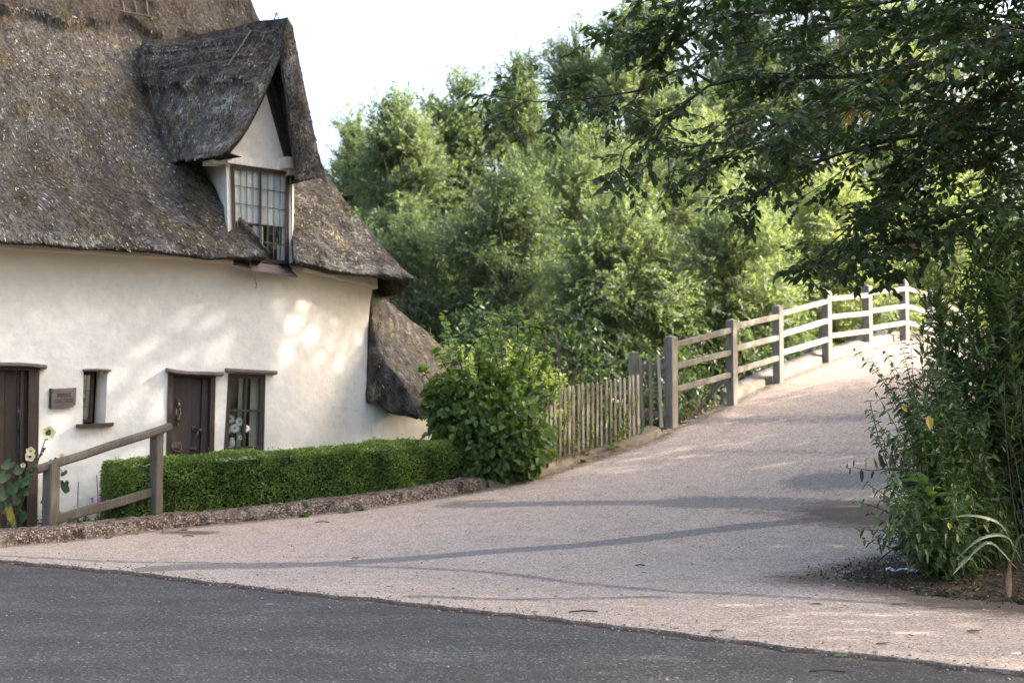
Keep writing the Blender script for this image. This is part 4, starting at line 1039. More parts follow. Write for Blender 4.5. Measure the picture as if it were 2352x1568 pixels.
# generic leafy stem
def stem_path(b, t, sag=.0, n=9, wob=.03):
    b, t = np.asarray(b, float), np.asarray(t, float); s = np.linspace(0, 1, n)[:, None]
    P = b + (t - b) * s; L = np.linalg.norm(t - b)
    side = rng.normal(0, 1, 3); P = P + side * wob * L * np.sin(np.pi * s) ; P[:, 2] += sag * L * np.sin(np.pi * s[:, 0])
    return P
def along(P, f):
    k = f * (len(P) - 1); i = np.clip(k.astype(int), 0, len(P) - 2); w = (k - i)[:, None]
    return P[i] * (1 - w) + P[i + 1] * w, nrmz(P[i + 1] - P[i])
def leafy(m, P, n, L, W, mat, f0=.15, up=.35, out=1.0, droop=.15, taper=.5, fold=True, rn=(.2, .9), pairs=False, nb=(0, 0, 1)):
    f = np.sort(rng.uniform(f0, 1, n)) if not pairs else np.repeat(np.linspace(f0, 1, n // 2), 2)
    B, T = along(P, f)
    a = rng.uniform(0, 6.283, len(f)) if not pairs else np.tile([0, np.pi], n // 2)[:len(f)] + np.repeat(np.arange(n // 2) * 1.57 + rng.uniform(0, 6), 2)[:len(f)]
    e1 = nrmz(np.cross(T, np.array([.31, .2, .93]))); e2 = np.cross(T, e1)
    d = nrmz((np.cos(a)[:, None] * e1 + np.sin(a)[:, None] * e2) * out + T * up + rng.normal(0, .18, (len(f), 3)))
    sz = (1 - taper * f) * rng.uniform(.75, 1.2, len(f))
    m.leaves(B, d, norm_for(d, nb, .35), L * sz, W * sz, mat, rng.uniform(*rn, len(f)), fold, droop)

# big rounded-leaf bush at the end of the hedge
bb_ = kpt(1150, .75); bush = thing('hazel_bush', 'tall bushy shrub with broad bright green leaves at the hedge end', 'bush', bb_)
m = MB(); ms = MB()
tipsb = [(1090, 665), (1020, 712), (1040, 770), (1165, 700), (1188, 706), (1240, 722), (1215, 740), (1130, 720), (1065, 735), (1000, 800), (970, 840), (1265, 800), (1280, 880), (975, 900), (1110, 760), (1150, 760), (1200, 790), (1085, 790), (1035, 830)]
for x, y in tipsb:
    yb = 20.6 + random.uniform(-.5, .5); t = at(x, y, yb); b = bb_ + np.array([(x - 1130) / F * 8 + random.uniform(-.25, .25), random.uniform(-.3, .3), 0])
    Pth = stem_path(b, t, .05, 10, .05); ms.tube(Pth, np.linspace(.016, .004, 10), 4); leafy(m, Pth, 96, .165, .135, 0, .3, .3, 1, .2, .4, rn=(.55, 1), nb=(0, -.4, 1))  # sun on the shoots painted as lighter leaf tones
nB = 2100
c = at(1130, 995, 20.75); P = rdir(nB) * (rng.random(nB) ** .45)[:, None] * np.array([.90, .72, .86]) + c; P = P + .12 * np.stack([vnoise(P, 2.5), vnoise(P + 5, 2.5), vnoise(P + 9, 2.5)], 1); P[:, 2] = np.maximum(P[:, 2], g(P[:, 0], P[:, 1]) + .1)
x_, y_ = proj(P); kp = (x_ > 985 - .0 * y_) & (x_ < 1285) & ~((x_ < 1070) & (y_ > 1015)) & ~((x_ < 1040) & (y_ > 960) & (P[:, 1] < 20.4)); P = P[kp]
d = nrmz((P - c) * .8 + rdir(len(P)) + [0, 0, -.1]); m.leaves(P, d, norm_for(d, (0, -.6, 1), .5), rng.uniform(.09, .17, len(P)), rng.uniform(.07, .135, len(P)), 0, np.clip(rng.normal(.4, .2, len(P)) + (P[:, 2] - c[2]) * .15, 0, 1), True, .25)  # leaf tone painted lighter upwards, where the sun catches the bush
P = rdir(2400) * (rng.random(2400) ** .4)[:, None] * np.array([.72, .45, .62]) + at(1140, 1045, 20.5); P[:, 2] = np.maximum(P[:, 2], g(P[:, 0], P[:, 1]) + .12)
x_, y_ = proj(P); P = P[~((x_ < 1075) & (y_ > 1005))]
d = nrmz(rdir(len(P)) + [0, -.4, -.5]); m.leaves(P, d, norm_for(d, (0, -.8, .7), .4), rng.uniform(.07, .11, len(P)), rng.uniform(.06, .085, len(P)), 0, rng.uniform(.1, .5, len(P)), True, .2)
P = rdir(420) * (rng.random(420) ** .4)[:, None] * np.array([.30, .3, .5]) + at(1018, 930, 20.75); d = nrmz(rdir(420) + [-.2, -.3, -.2]); m.leaves(P, d, norm_for(d, (0, -.7, .8), .5), rng.uniform(.08, .15, 420), rng.uniform(.065, .115, 420), 0, rng.uniform(.05, .6, 420), True, .2)
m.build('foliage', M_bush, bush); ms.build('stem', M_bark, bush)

# sunlit border behind the bush
sb = thing('flower_border', 'plants painted pale yellow-green for the sun on them in the garden behind the hazel bush', 'plants', at(1180, 900, 24.0))
m = MB(); ms = MB()
for k in range(150):
    x = random.uniform(985, 1300); Y = random.uniform(23.4, 25.4); top = np.interp(x, [985, 1060, 1150, 1230, 1300], [772, 795, 775, 800, 850]) + abs(random.gauss(0, 26))
    t = at(x, top, Y); b = np.array([t[0] + random.uniform(-.2, .2), t[1], t[2] - random.uniform(.9, 1.6)]); Pth = stem_path(b, t, 0, 6, .04); ms.tube(Pth, .006, 3); leafy(m, Pth, 24, .14, .085, 0, .05, .5, 1, .1, .4, rn=(.1, 1))
m.build('foliage', M_sunny, sb); ms.build('stem', M_stem, sb)
# rambling rose over the fence
ro = thing('rambling_rose', 'thin-leaved rambling briar scrambling over the picket fence', 'climber', kpt(1330, .3))
m = MB(); ms = MB()
for k in range(64):
    x = random.uniform(1225, 1425); b = kpt(x, random.uniform(-.0, .45)); h = random.uniform(.4, 1.45) * np.interp(x, [1235, 1330, 1420], [1.1, .95, .6])
    t = b + np.array([random.uniform(-.35, .45), random.uniform(-.25, .3), h]); Pth = stem_path(b, t, .12, 8, .08); ms.tube(Pth, .005, 3); leafy(m, Pth, 26, .075, .048, 0, .1, .3, 1, .1, .3, rn=(.3, 1))
for x, y in [(1390, 838), (1330, 815), (1375, 800), (1300, 790)]:
    b = kpt(1310, .3) + np.array([0, 0, .9]); t = at(x, y, b[1] + .2); Pth = stem_path(b, t, .12, 8, .05); ms.tube(Pth, .004, 3); leafy(m, Pth, 12, .05, .03, 0, .3, .3)
m.build('foliage', M_bush, ro); ms.build('stem', plain('red_stem', (.16, .06, .045), .6, .3, 20), ro)

# hollyhocks by the left-hand door
def lobed(m, c, ax, up, r, mat, rn):
    """broad lobed leaf: disc with five points"""
    ax = nrmz(ax); s = nrmz(np.cross(ax, up)); n = np.cross(s, ax); k = 15
    r = r * .84; a = np.linspace(-2.75, 2.75, k); rr = r * (.62 + .38 * np.abs(np.cos(a * 1.25 + 0))) * (.9 + .1 * np.cos(a))
    V = [c + ax * .05 * r] + [c + ax * math.cos(t) * q * .95 + s * math.sin(t) * q + n * (.12 * r * math.cos(t * 2.5) - .1 * r * abs(math.sin(t))) + ax * .25 * r for t, q in zip(a, rr)]
    m.add(V, [[0, i, i + 1] for i in range(1, k)], mat, rn, True)
def flower(parent, c, ax, r, mats):
    m = MB(); ax = nrmz(ax); e1 = nrmz(np.cross(ax, [.1, .2, 1.])); e2 = np.cross(e1, ax); k = 25; a = np.arange(k) * 2 * np.pi / k
    G = [[c - ax * (.5 * r) * (1 - f) + (np.cos(t) * e1 + np.sin(t) * e2) * r * f * (1 + .10 * math.sin(5 * t) * f) + ax * .05 * r * math.sin(10 * t) * f for t in a] for f in (.05, .3, .65, 1)]
    m.grid(np.array(G[1:]), 0, True, wrap=True); m.grid(np.array(G[:2]), 1, True, wrap=True); m.ball(c - ax * .35 * r, r * .14, 2, 6)
    return m.build('flower', mats, parent)
M_cream_p = leafmat('cream_petal', [(0, (.72, .66, .36)), (1, (.78, .74, .52))], .35, .7, .2, (1, 1, .8)); M_maroon = plain('maroon_throat', (.12, .02, .02), .7, .3, 20)
def hollyhock(base, tip, label, fl, lv, sag):
    h = thing('hollyhock', label, 'flower', base); P = stem_path(base, tip, sag, 14, .0); ms = MB().tube(P, np.linspace(.016, .006, 14), 6)
    m = MB()
    for (px, py, r) in lv:
        c = at(px, py, base[1] - random.uniform(0, .25)); i = int(np.argmin(np.linalg.norm(P - c, axis=1))); ms.tube([P[i], P[i] * .5 + c * .5 + [0, 0, .02], c], .005, 4)
        lobed(m, c, np.array([c[0] - P[i][0] + random.uniform(-.1, .1), -.15, -.25 + random.uniform(-.3, .15)]), np.array([random.uniform(-.4, .4), -.8, .5]), r, 0, random.uniform(.1, .9))
    for f in np.linspace(.68, 1, 16):
        q, _t = along(P, np.array([f])); ms.ball(q[0] + rng.normal(0, .018, 3), .022 * (1.35 - f * .6), 0, 6)
    m.build('foliage', M_holly, h); ms.build('stem', M_stem, h)
    for (px, py, r) in fl: flower(h, at(px, py, base[1] - .06), np.array([.25, -.9, .15]), r, [M_cream_p, M_maroon, M_sunny])
    return h
Yh = wp(40, 1200)[1] - .42
hollyhock(at(2, 1235, Yh), at(112, 985, Yh - .05), 'leaning hollyhock with an open cream flower in front of the dark plank door', [(112, 994, .082), (70, 1036, .055), (69, 1048, .06), (53, 1068, .03)],
          [(22, 1062, .12), (45, 1075, .10), (52, 1100, .11), (68, 1080, .09), (12, 1090, .12), (30, 1112, .13), (58, 1122, .10), (10, 1128, .13), (38, 1140, .12), (18, 1160, .12), (50, 1180, .11), (28, 1200, .10), (2, 1150, .12), (62, 1100, .08)], -.10)
hollyhock(at(128, 1225, Yh + .2), at(133, 1052, Yh + .2), 'upright hollyhock with one pale flower behind the handrail post', [(141, 1050, .05)],
          [(120, 1058, .07), (128, 1068, .07), (146, 1085, .08), (148, 1108, .09), (112, 1105, .08), (108, 1140, .12), (150, 1120, .08)], .0)
yl = MB(); hx = thing('yellowed_leaf', 'crumpled yellow leaf hanging low on the leaning hollyhock', 'leaf', at(20, 1180, Yh - .2))
for k in range(5): lobed(yl, at(20 + k * 2, 1168 + k * 7, Yh - .2 - .01 * k), np.array([random.uniform(-.3, .5), -.2, -1]), np.array([random.uniform(-.7, .7), -.8, .1]), .075, 0, random.random())
yl.build('blade', M_yleaf, hx)

# low plants behind the handrail
M_purple = plain('purple_petal', (.28, .08, .34), .7, .2, 20)
lp_ = thing('garden_weeds', 'low mixed green plants with tiny purple flowers behind the lower handrail bar', 'plants', kpt(220, .5))
m = MB(); ms = MB()
for k in range(120):
    x = random.uniform(95, 300); b = kpt(x, random.uniform(.30, .75)); t = b + np.array([random.uniform(-.15, .2), random.uniform(-.1, .1), random.uniform(.08, .38)]); Pth = stem_path(b, t, 0, 5, .06); ms.tube(Pth, .003, 3); leafy(m, Pth, 14, .06, .026, 0, .05, .5, 1, .15, .3, rn=(.0, .7))
for x, y0, y1 in [(222, 1090, 1200), (243, 1108, 1190), (180, 1105, 1200)]:
    b = kpt(x + 8, .5); t = at(x, y0, b[1]); ms.tube(stem_path(b, t, 0, 6, .01), .006, 4)
for x, y in [(210, 1144), (226, 1149), (211, 1150), (228, 1144)]:
    P = at(x, y, kpt(215, .45)[1]) + rng.normal(0, .012, (14, 3)); m.leaves(P, rdir(14), rdir(14), .022, .016, 1)
m.build('foliage', [M_weed, M_purple], lp_); ms.build('stem', M_stem, lp_)
wl = thing('garden_weeds', 'ferny green plants crowding the foot of the dark plank door', 'plants', kpt(20, .5))
m = MB(); 
for k in range(60):
    x = random.uniform(-40, 75); b = kpt(max(x, 0), random.uniform(.3, .8)) + np.array([min(0, x) / F * 17, 0, 0]); t = b + np.array([random.uniform(-.15, .2), random.uniform(-.1, .1), random.uniform(.05, .24)]); leafy(m, stem_path(b, t, 0, 5, .06), 12, .07, .03, 0, .05, .5, 1, .15, .3, rn=(.0, .7))
m.build('foliage', M_weed, wl)

# weeds at the foot of the kerb
def weed(px, py, r, n, label, cat='weed'):
    b = gp(px, py, .03); w = thing('kerb_weed', label, cat, b, 'weeds along the foot of the kerb'); m = MB()
    a = rng.uniform(0, 6.28, n); d = np.stack([np.cos(a), np.sin(a), rng.uniform(.15, 1.3, n)], 1); P = b + rng.normal(0, r * .18, (n, 3)) * [1, 1, .1]
    m.leaves(P, d, norm_for(nrmz(d), (0, 0, 1), .3), rng.uniform(.6, 1.1, n) * r, rng.uniform(.28, .42, n) * r, 0, rng.uniform(.2, 1, n), True, .3); m.build('leaves', M_weed, w)
for a in [(1150, 1112, .20, 22, 'largest leafy green weed at the kerb foot below the hazel bush'), (1082, 1130, .10, 12, 'small weed at the kerb foot just past the hedge end'), (832, 1172, .11, 14, 'bushy green weed on the kerb below the middle of the hedge'),
          (790, 1178, .09, 9, 'pale weed left of the bushy one below the hedge'), (605, 1192, .09, 9, 'small weed below the hedge, right of the handrail'), (418, 1218, .07, 8, 'little weed by the dark stain at the kerb'), (376, 1222, .06, 7, 'tiny sprig below the taller handrail post'),
          (310, 1228, .06, 7, 'tiny sprig below the lower handrail bar'), (250, 1236, .08, 9, 'weed at the kerb left of the handrail posts'), (150, 1246, .06, 7, 'low weed at the kerb below the shorter handrail post'), (700, 1186, .12, 14, 'grassy green tuft on the kerb face below the hedge'),
          (1385, 1040, .12, 12, 'weed at the kerb foot below the picket fence'), (1340, 1060, .11, 12, 'weed in the gutter left of the fence end'), (1508, 1000, .13, 12, 'bright weed at the kerb end by the gate')]: weed(*a)
# dry grass below the railing
dg = thing('dry_grass_tuft', 'dry straw-coloured grass under the lowest railing bar', 'grass tuft', at(1620, 950, 23.6)); m = MB()
for k in range(90):
    b = at(random.uniform(1575, 1672), 958, random.uniform(23.3, 23.9)); b[2] = min(b[2], 1.5); t = b + np.array([random.uniform(-.35, .3), random.uniform(-.1, .1), random.uniform(.15, .42)]); P = stem_path(b, t, .12, 6, .05)
    m.tube(P, np.linspace(.004, .0015, 6), 3, 0, random.random(), False)
    if k % 3 == 0: leafy(m, P, 10, .05, .012, 0, .7, .8, .5, 0, .2)
m.build('blades', M_dry, dg)
# ------------------------------------------------------------------ willows beyond the river
def willow(px, top, Y, hw, label, nsp=1500, base=None, wild=1.0, rn=(.1, .9), lobes=30, lw=.05, ll=.19, zb=.2, name='willow_tree'):
    c = at(px, top, Y); R = hw / F * Y; Ht = c[2]; root = np.array([c[0], Y, -.6])
    w = thing(name, label, 'tree', root, 'willows beyond the bridge')
    m = MB(); tr = MB()
    trunk = curve([root, root + [.1, 0, Ht * .25], np.array([c[0], Y, Ht * .55])], 8); tr.tube(trunk, np.linspace(.28, .12, 8), 7)
    LO = []
    for k in range(lobes):
        f = (k + .5) / lobes; z = zb + (Ht - zb) * (f ** .85) * random.uniform(.92, 1.0)
        rel = z / Ht; wd = R * max(.12, 1.12 * max(0, 1 - rel ** 2.6) ** .62) * (.8 + .2 * min(1, rel * 3))
        a = k * 2.4 + random.uniform(-.5, .5); rr = wd * random.uniform(.35, .95)
        if k >= lobes - 5: rr = R * random.uniform(.05, .6); z = Ht * random.uniform(.84, .95); rel = z / Ht
        if k == lobes - 1: rr = 0; z = Ht * .97
        p = np.array([c[0] + math.cos(a) * rr, Y + math.sin(a) * rr * .8, z]); s = R * random.uniform(.17, .31) * (1.15 - .45 * rel)
        LO.append((p, s)); i = int(np.clip(rel * 6, 1, 7)); q = trunk[i] if rel < .55 else trunk[-1]
        tr.tube(curve([q, (q + p) / 2 + [0, 0, .3], p + [0, 0, s * .5]], 6), np.linspace(.07, .018, 6), 4)
    sz = np.array([s for _, s in LO]); pr = sz ** 2 / (sz ** 2).sum(); idx = rng.choice(len(LO), nsp, p=pr)
    C = np.array([p for p, _ in LO])[idx]; S = sz[idx][:, None]
    zr = np.clip(C[:, 2:3] / Ht, 0, 1); lean = np.array([rdir(len(LO), .1)])[0][idx] * [1, 1, .3]
    dr = rdir(nsp, .25); st = C + dr * S * rng.uniform(.25, 1.0, (nsp, 1)) * np.array([1, 1, 1.35])
    sd = nrmz(dr * [1, 1, .5] * .8 + lean * .8 + np.array([0, 0, 1.0]) * (.35 + 1.1 * zr ** 2) + rng.normal(0, .18, (nsp, 3))); ln = rng.uniform(.6, 1.35, (nsp, 1)) * wild; drp = .85 - .62 * zr
    tone = rng.random(nsp) * .5 + .5 * np.clip(.5 + .9 * vnoise(C, .7), 0, 1)
    nl = 17; f = np.linspace(.08, 1, nl)
    pos = st[:, None] + sd[:, None] * (ln * f[None])[..., None] + np.array([0, 0, -1.0]) * ((ln * drp) * f[None] ** 2.2)[..., None]
    tan = nrmz(sd[:, None] + np.array([0, 0, -2.2]) * (drp * f[None] ** 1.2)[..., None])
    ax = nrmz(np.cross(tan, rng.normal(0, 1, (nsp, 1, 3))))
    sgn = np.where(np.arange(nl) % 2, 1, -1)[None, :, None]
    ld_ = nrmz(tan * .75 + ax * sgn * .75 + rng.normal(0, .2, tan.shape))
    L = ll * rng.uniform(.7, 1.2, (nsp, nl)) * (1.1 - .5 * f[None])
    m.leaves(pos.reshape(-1, 3), ld_.reshape(-1, 3), norm_for(ld_.reshape(-1, 3), (.1, -.3, .6), .7), L.ravel(), lw * rng.uniform(.7, 1.2, nsp * nl), 0,
             np.clip(rn[0] + (rn[1] - rn[0]) * np.repeat(tone, nl) + rng.normal(0, .07, nsp * nl), 0, 1))
    m.build('crown', M_willow, w); tr.build('trunk', M_bark2, w)
    return w
back = [(812, 285, 42, 75, 'slim willow with its top just right of the cottage dormer', 1300), (925, 245, 39, 120, 'willow whose rounded top stands second from the cottage', 1900), (1058, 205, 41, 105, 'willow with a twin-spired top left of the tallest ones', 1900),
        (1195, 155, 42, 105, 'spire-topped willow in the middle of the skyline', 1900), (1330, 65, 44, 125, 'tall willow rising to the top edge left of the dark overhanging branches', 2100), (1470, -60, 43, 150, 'tall pale willow behind the tip of the overhanging branches', 2400),
        (1690, -200, 46, 200, 'broad tall willow seen through the overhanging branches', 2600), (1930, -160, 45, 190, 'broad willow behind the crest of the bridge railing', 2600), (2180, -60, 47, 200, 'willow far behind the right-hand shrubs', 2400), (2400, 120, 43, 170, 'lower willow at the right edge behind the ivy', 1700)]
for x, t, Y, hw, lb, n in back: willow(x, t, Y, hw, lb, int(n * 2.0), lobes=76)
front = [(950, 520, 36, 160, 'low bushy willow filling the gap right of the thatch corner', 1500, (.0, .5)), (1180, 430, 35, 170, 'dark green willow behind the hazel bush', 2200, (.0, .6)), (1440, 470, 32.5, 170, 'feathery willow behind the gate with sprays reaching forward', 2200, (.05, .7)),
         (1690, 480, 33, 150, 'drooping willow behind the middle of the bridge railing', 2000, (.2, .85)), (1930, 430, 35, 150, 'willow painted bright yellow-green for its backlight, hanging behind the top of the bridge', 2000, (.72, 1)), (2170, 470, 36, 150, 'sunlit willow in painted lighter tones behind the far end of the railing', 1700, (.72, 1)),  # backlight on the last two painted as lighter leaf tones
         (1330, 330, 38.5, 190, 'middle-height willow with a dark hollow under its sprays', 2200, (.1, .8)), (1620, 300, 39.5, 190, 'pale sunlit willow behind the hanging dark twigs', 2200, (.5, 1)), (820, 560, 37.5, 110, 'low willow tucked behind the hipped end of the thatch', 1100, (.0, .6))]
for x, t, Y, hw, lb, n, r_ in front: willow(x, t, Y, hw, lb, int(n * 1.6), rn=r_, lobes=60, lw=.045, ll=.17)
for x, t, Y, hw, lb, n in [(860, 330, 54, 130, 'distant willow showing through the gap right of the dormer', 2200), (1000, 260, 55, 150, 'distant willow filling in behind the rounded top', 2600), (1180, 230, 56, 170, 'distant willow filling in behind the middle of the skyline', 2800), (1420, 120, 55, 200, 'distant willow behind the tall pale one', 3000), (1720, 60, 56, 220, 'distant willow behind the overhanging branches', 3000), (2080, 40, 56, 240, 'distant willow behind the end of the bridge', 3000)]:
    willow(x, t, Y, hw, lb, n, lobes=40, lw=.075, ll=.27)
# low dark scrub on the river bank
def scrub(px, top, Y, hw, label, n=2600, mat=None):
    c = at(px, top, Y); R = hw / F * Y; b = np.array([c[0], Y, -.7]); s = thing('bank_bush', label, 'bush', b); m = MB(); tr = MB()
    Hh = c[2] + .7; P = rdir(n, .1) * (rng.random(n) ** .35)[:, None] * np.array([R, R * .6, Hh * .5]) + b + [0, 0, Hh * .5]
    P = P + .5 * rng.normal(0, .2, P.shape); d = nrmz(rdir(n) + [0, 0, -.15]); m.leaves(P, d, norm_for(d, (0, -.4, .8), .6), rng.uniform(.10, .2, n), rng.uniform(.04, .075, n), 0, np.clip(.3 + .4 * vnoise(P, 1.5) + rng.normal(0, .15, n), 0, 1))
    for k in range(12): tr.tube(stem_path(b + [random.uniform(-.3, .3), 0, 0], b + np.array([random.uniform(-.8, .8) * R, random.uniform(-.3, .3), Hh * random.uniform(.6, .95)]), .1, 7, .06), np.linspace(.03, .008, 7), 4)
    m.build('foliage', mat or M_elm, s); tr.build('stem', M_bark, s)
for a in [(905, 720, 30, 110, 'dark scrub between the lean-to thatch and the hazel bush'), (1100, 690, 30.5, 130, 'dark scrub behind the sunlit garden border'), (1330, 720, 30, 130, 'scrub in deep shade behind the gate post'), (1560, 790, 29.5, 120, 'scrub in shadow below the first railing bay'),
          (1780, 800, 30.5, 110, 'scrub below the middle of the railing'), (1990, 740, 33, 120, 'brighter scrub below the top railing bay')]: scrub(*a)
# ------------------------------------------------------------------ the dark tree overhanging from the right
tb = np.array([9.6, 15.6, .1]); oak = thing('overhanging_tree', 'dark-leaved tree reaching in from the right over the lane', 'tree', tb)
lm, tm = MB(), MB()
top = tb + [.2, .6, 12.5]; TP = curve([tb, tb + [-.15, .1, 3], tb + [.1, .3, 7], top], 16); tm.tube(TP, np.linspace(.36, .08, 16), 8)
def limb(pts, r0, r1, n=16):
    P = curve(pts, n); P = P + np.cumsum(rng.normal(0, .012, P.shape), 0); tm.tube(P, np.linspace(r0, r1, n) * .75, 6); return P
limbs = []
def lp(x, y, Y): return at(x, y, Y)
spec = [([TP[4], lp(2352, 312, 15.0), lp(2160, 300, 14.6), lp(1980, 330, 14.3), lp(1800, 400, 14.0), lp(1690, 470, 13.8)], .085, .012),
        ([TP[5], lp(2352, 120, 15.8), lp(2155, 132, 15.6), lp(1971, 176, 15.2), lp(1756, 178, 14.8), lp(1633, 195, 14.5), lp(1530, 270, 14.2), lp(1420, 360, 14.0)], .085, .010),
        ([lp(1640, 192, 14.5), lp(1567, 163, 14.5), lp(1470, 208, 14.4), lp(1342, 224, 14.3), lp(1215, 222, 14.2), lp(1125, 212, 14.1)], .022, .004),
        ([TP[4], lp(2352, 470, 13.6), lp(2200, 520, 13.3), lp(2080, 560, 13.1), lp(2000, 590, 13.0)], .05, .008),
        ([TP[5], lp(2300, 230, 14.2), lp(2120, 400, 13.8), lp(1980, 500, 13.6), lp(1880, 590, 13.5)], .055, .008),
        ([TP[6], lp(2330, -40, 15.2), lp(2060, 20, 14.8), lp(1830, 40, 14.4), lp(1640, 60, 14.2), lp(1520, 90, 14.1)], .07, .008),
        ([TP[7], lp(2250, -150, 14.2), lp(1900, -60, 13.8), lp(1650, -30, 13.6), lp(1470, -20, 13.5)], .07, .008),
        ([TP[6], lp(2300, 60, 13.4), lp(2100, 130, 13.0), lp(1900, 210, 12.8), lp(1760, 300, 12.7)], .06, .008),
        ([TP[5], lp(2352, 260, 16.8), lp(2100, 230, 16.6), lp(1880, 260, 16.4), lp(1700, 330, 16.2), lp(1560, 420, 16.0)], .06, .008),
        ([lp(1700, 330, 16.2), lp(1560, 350, 16.0), lp(1440, 400, 15.9), lp(1330, 430, 15.8)], .018, .004),
        ([TP[6], lp(2352, 60, 17.2), lp(2120, 40, 17), lp(1900, 80, 16.8), lp(1720, 110, 16.5), lp(1560, 150, 16.4)], .06, .008)]
vis = [limb(*s) for s in spec]
def sec_twigs(P, nsec, slen, ntw, tlen, nleaf, ll, lw, f0=.3, left=.5, big=False, env=None):
    for f in np.linspace(f0, 1, nsec):
        q, t = along(P, np.array([f])); q, t = q[0], t[0]
        d = nrmz(t * .7 + rng.normal(0, .55, 3) * [1, 1, .75] + np.array([-left * .4, 0, -.12])); L = slen * random.uniform(.55, 1.15) * (1.15 - .5 * f)
        S = stem_path(q, q + d * L, -.06, 7, .06); 
        if env is not None:
            ex, ey = proj(S[-1])
            if not env(ex, ey): continue
            if env is envf and random.random() > np.interp(ex, [1100, 1450, 1750, 2000, 2200], [.45, .48, .72, .85, .95]): continue
        tm.tube(S, np.linspace(.010, .004, 7), 3, 0, None, False)
        for g_ in np.linspace(.2, 1, ntw):
            q2, t2 = along(S, np.array([g_])); q2, t2 = q2[0], t2[0]
            d2 = nrmz(t2 * .6 + rng.normal(0, .6, 3) * [1, 1, .6] + np.array([-.15, 0, -.2])); L2 = tlen * random.uniform(.6, 1.2)
            T = stem_path(q2, q2 + d2 * L2, -.05, 5, .05); tm.tube(T, .0028, 3, 0, None, False)
            a = np.linspace(.12, 1, nleaf); B, tg = along(T, a); sd = nrmz(np.cross(tg, [0, 0, 1.])) * np.where(np.arange(nleaf) % 2, 1, -1)[:, None]
            dl_ = nrmz(tg * .55 + sd * .8 + rng.normal(0, .22, B.shape) + [0, 0, -.25])
            lm.leaves(B, dl_, norm_for(dl_, (0, 0, 1), .45), ll * rng.uniform(.7, 1.2, nleaf), lw * rng.uniform(.75, 1.2, nleaf), 0, np.clip(rng.normal(.45, .2, nleaf), 0, .97) if random.random() > .004 else rng.uniform(.98, 1, nleaf), not big, .12)
def envf(x, y):
    lo = np.interp(x, [1100, 1250, 1400, 1500, 1600, 1700, 1900, 2050, 2150, 2400], [235, 300, 440, 430, 480, 590, 600, 620, 560, 500])
    return y < lo + 25
for k, P in enumerate(vis):
    short = k in (2, 9)
    sec_twigs(P, 12 if short else 38, .55 if short else 1.05, 6 if short else 9, .36, 9, .10, .062, .12 if short else .2, env=envf)
# the rest of the crown, out of frame above and to the right, throwing the shade
for k in range(54):
    a = random.uniform(0, 6.283); r = random.uniform(2.5, 6.8); z = random.uniform(5.2, 13.5); i = int(np.clip((z - 1.5) / 12.5 * 15, 3, 15))
    e = tb + np.array([math.cos(a) * r * (1 - .03 * z), math.sin(a) * r * .9 * (1 - .03 * z), z])
    if e[2] < 1.4 + 1035 / F * e[1] and e[0] < 5.6 + .0 * e[1] and e[1] > 5: e[2] = 1.4 + 1060 / F * e[1] + random.uniform(0, 2)
    if e[1] < 7 : continue
    P = limb([TP[max(3, i - 3)], (TP[i] + e) / 2 + [0, 0, .3], e], .07, .012, 10)
    sec_twigs(P, 11, 1.5, 5, .6, 7, .17, .11, .3, 0, True, env=lambda x, y: (y < -25) | (x > 2420))
lm.build('crown', M_elm, oak); tm.build('trunk', M_bark, oak)

# trees added out of frame at the right to block the sun
def shade_tree(base, R, Hh, label, n=5200):
    t = thing('added_shade_tree', label, 'tree', base); m, tr = MB(), MB(); T = curve([base, base + [.1, 0, Hh * .4], base + [0, .2, Hh * .9]], 10); tr.tube(T, np.linspace(.3, .06, 10), 7)
    for k in range(72):
        z = random.uniform(.28, 1) * Hh; a = k * 2.4; rr = R * math.sqrt(max(.05, 1 - ((z / Hh - .6) / .45) ** 2)) * random.uniform(.5, 1); e = base + np.array([math.cos(a) * rr, math.sin(a) * rr, z]); q = T[int(np.clip(z / Hh * 8, 2, 9))]
        P = curve([q, (q + e) / 2 + [0, 0, .3], e], 7); tr.tube(P, np.linspace(.06, .012, 7), 4); nn = n // 46 * 3
        B = e + rng.normal(0, 1, (nn, 3)) * R * .17; d = rdir(nn, -.2); m.leaves(B, d, norm_for(d, (0, 0, 1), .5), rng.uniform(.16, .26, nn), rng.uniform(.10, .16, nn), 0)
    m.build('crown', M_elm, t); tr.build('trunk', M_bark, t)

shade_tree(np.array([13.0, 20.9, -.2]), 4.5, 22, 'tall unseen tree added at the right to shade the cottage', 14000)
shade_tree(np.array([13.6, 13.0, 0]), 5.4, 18, 'unseen tree added nearer the camera at the right for shade')
shade_tree(np.array([11.6, 8.3, 0]), 5.0, 16, 'unseen tree added beside the camera to shade the lane')
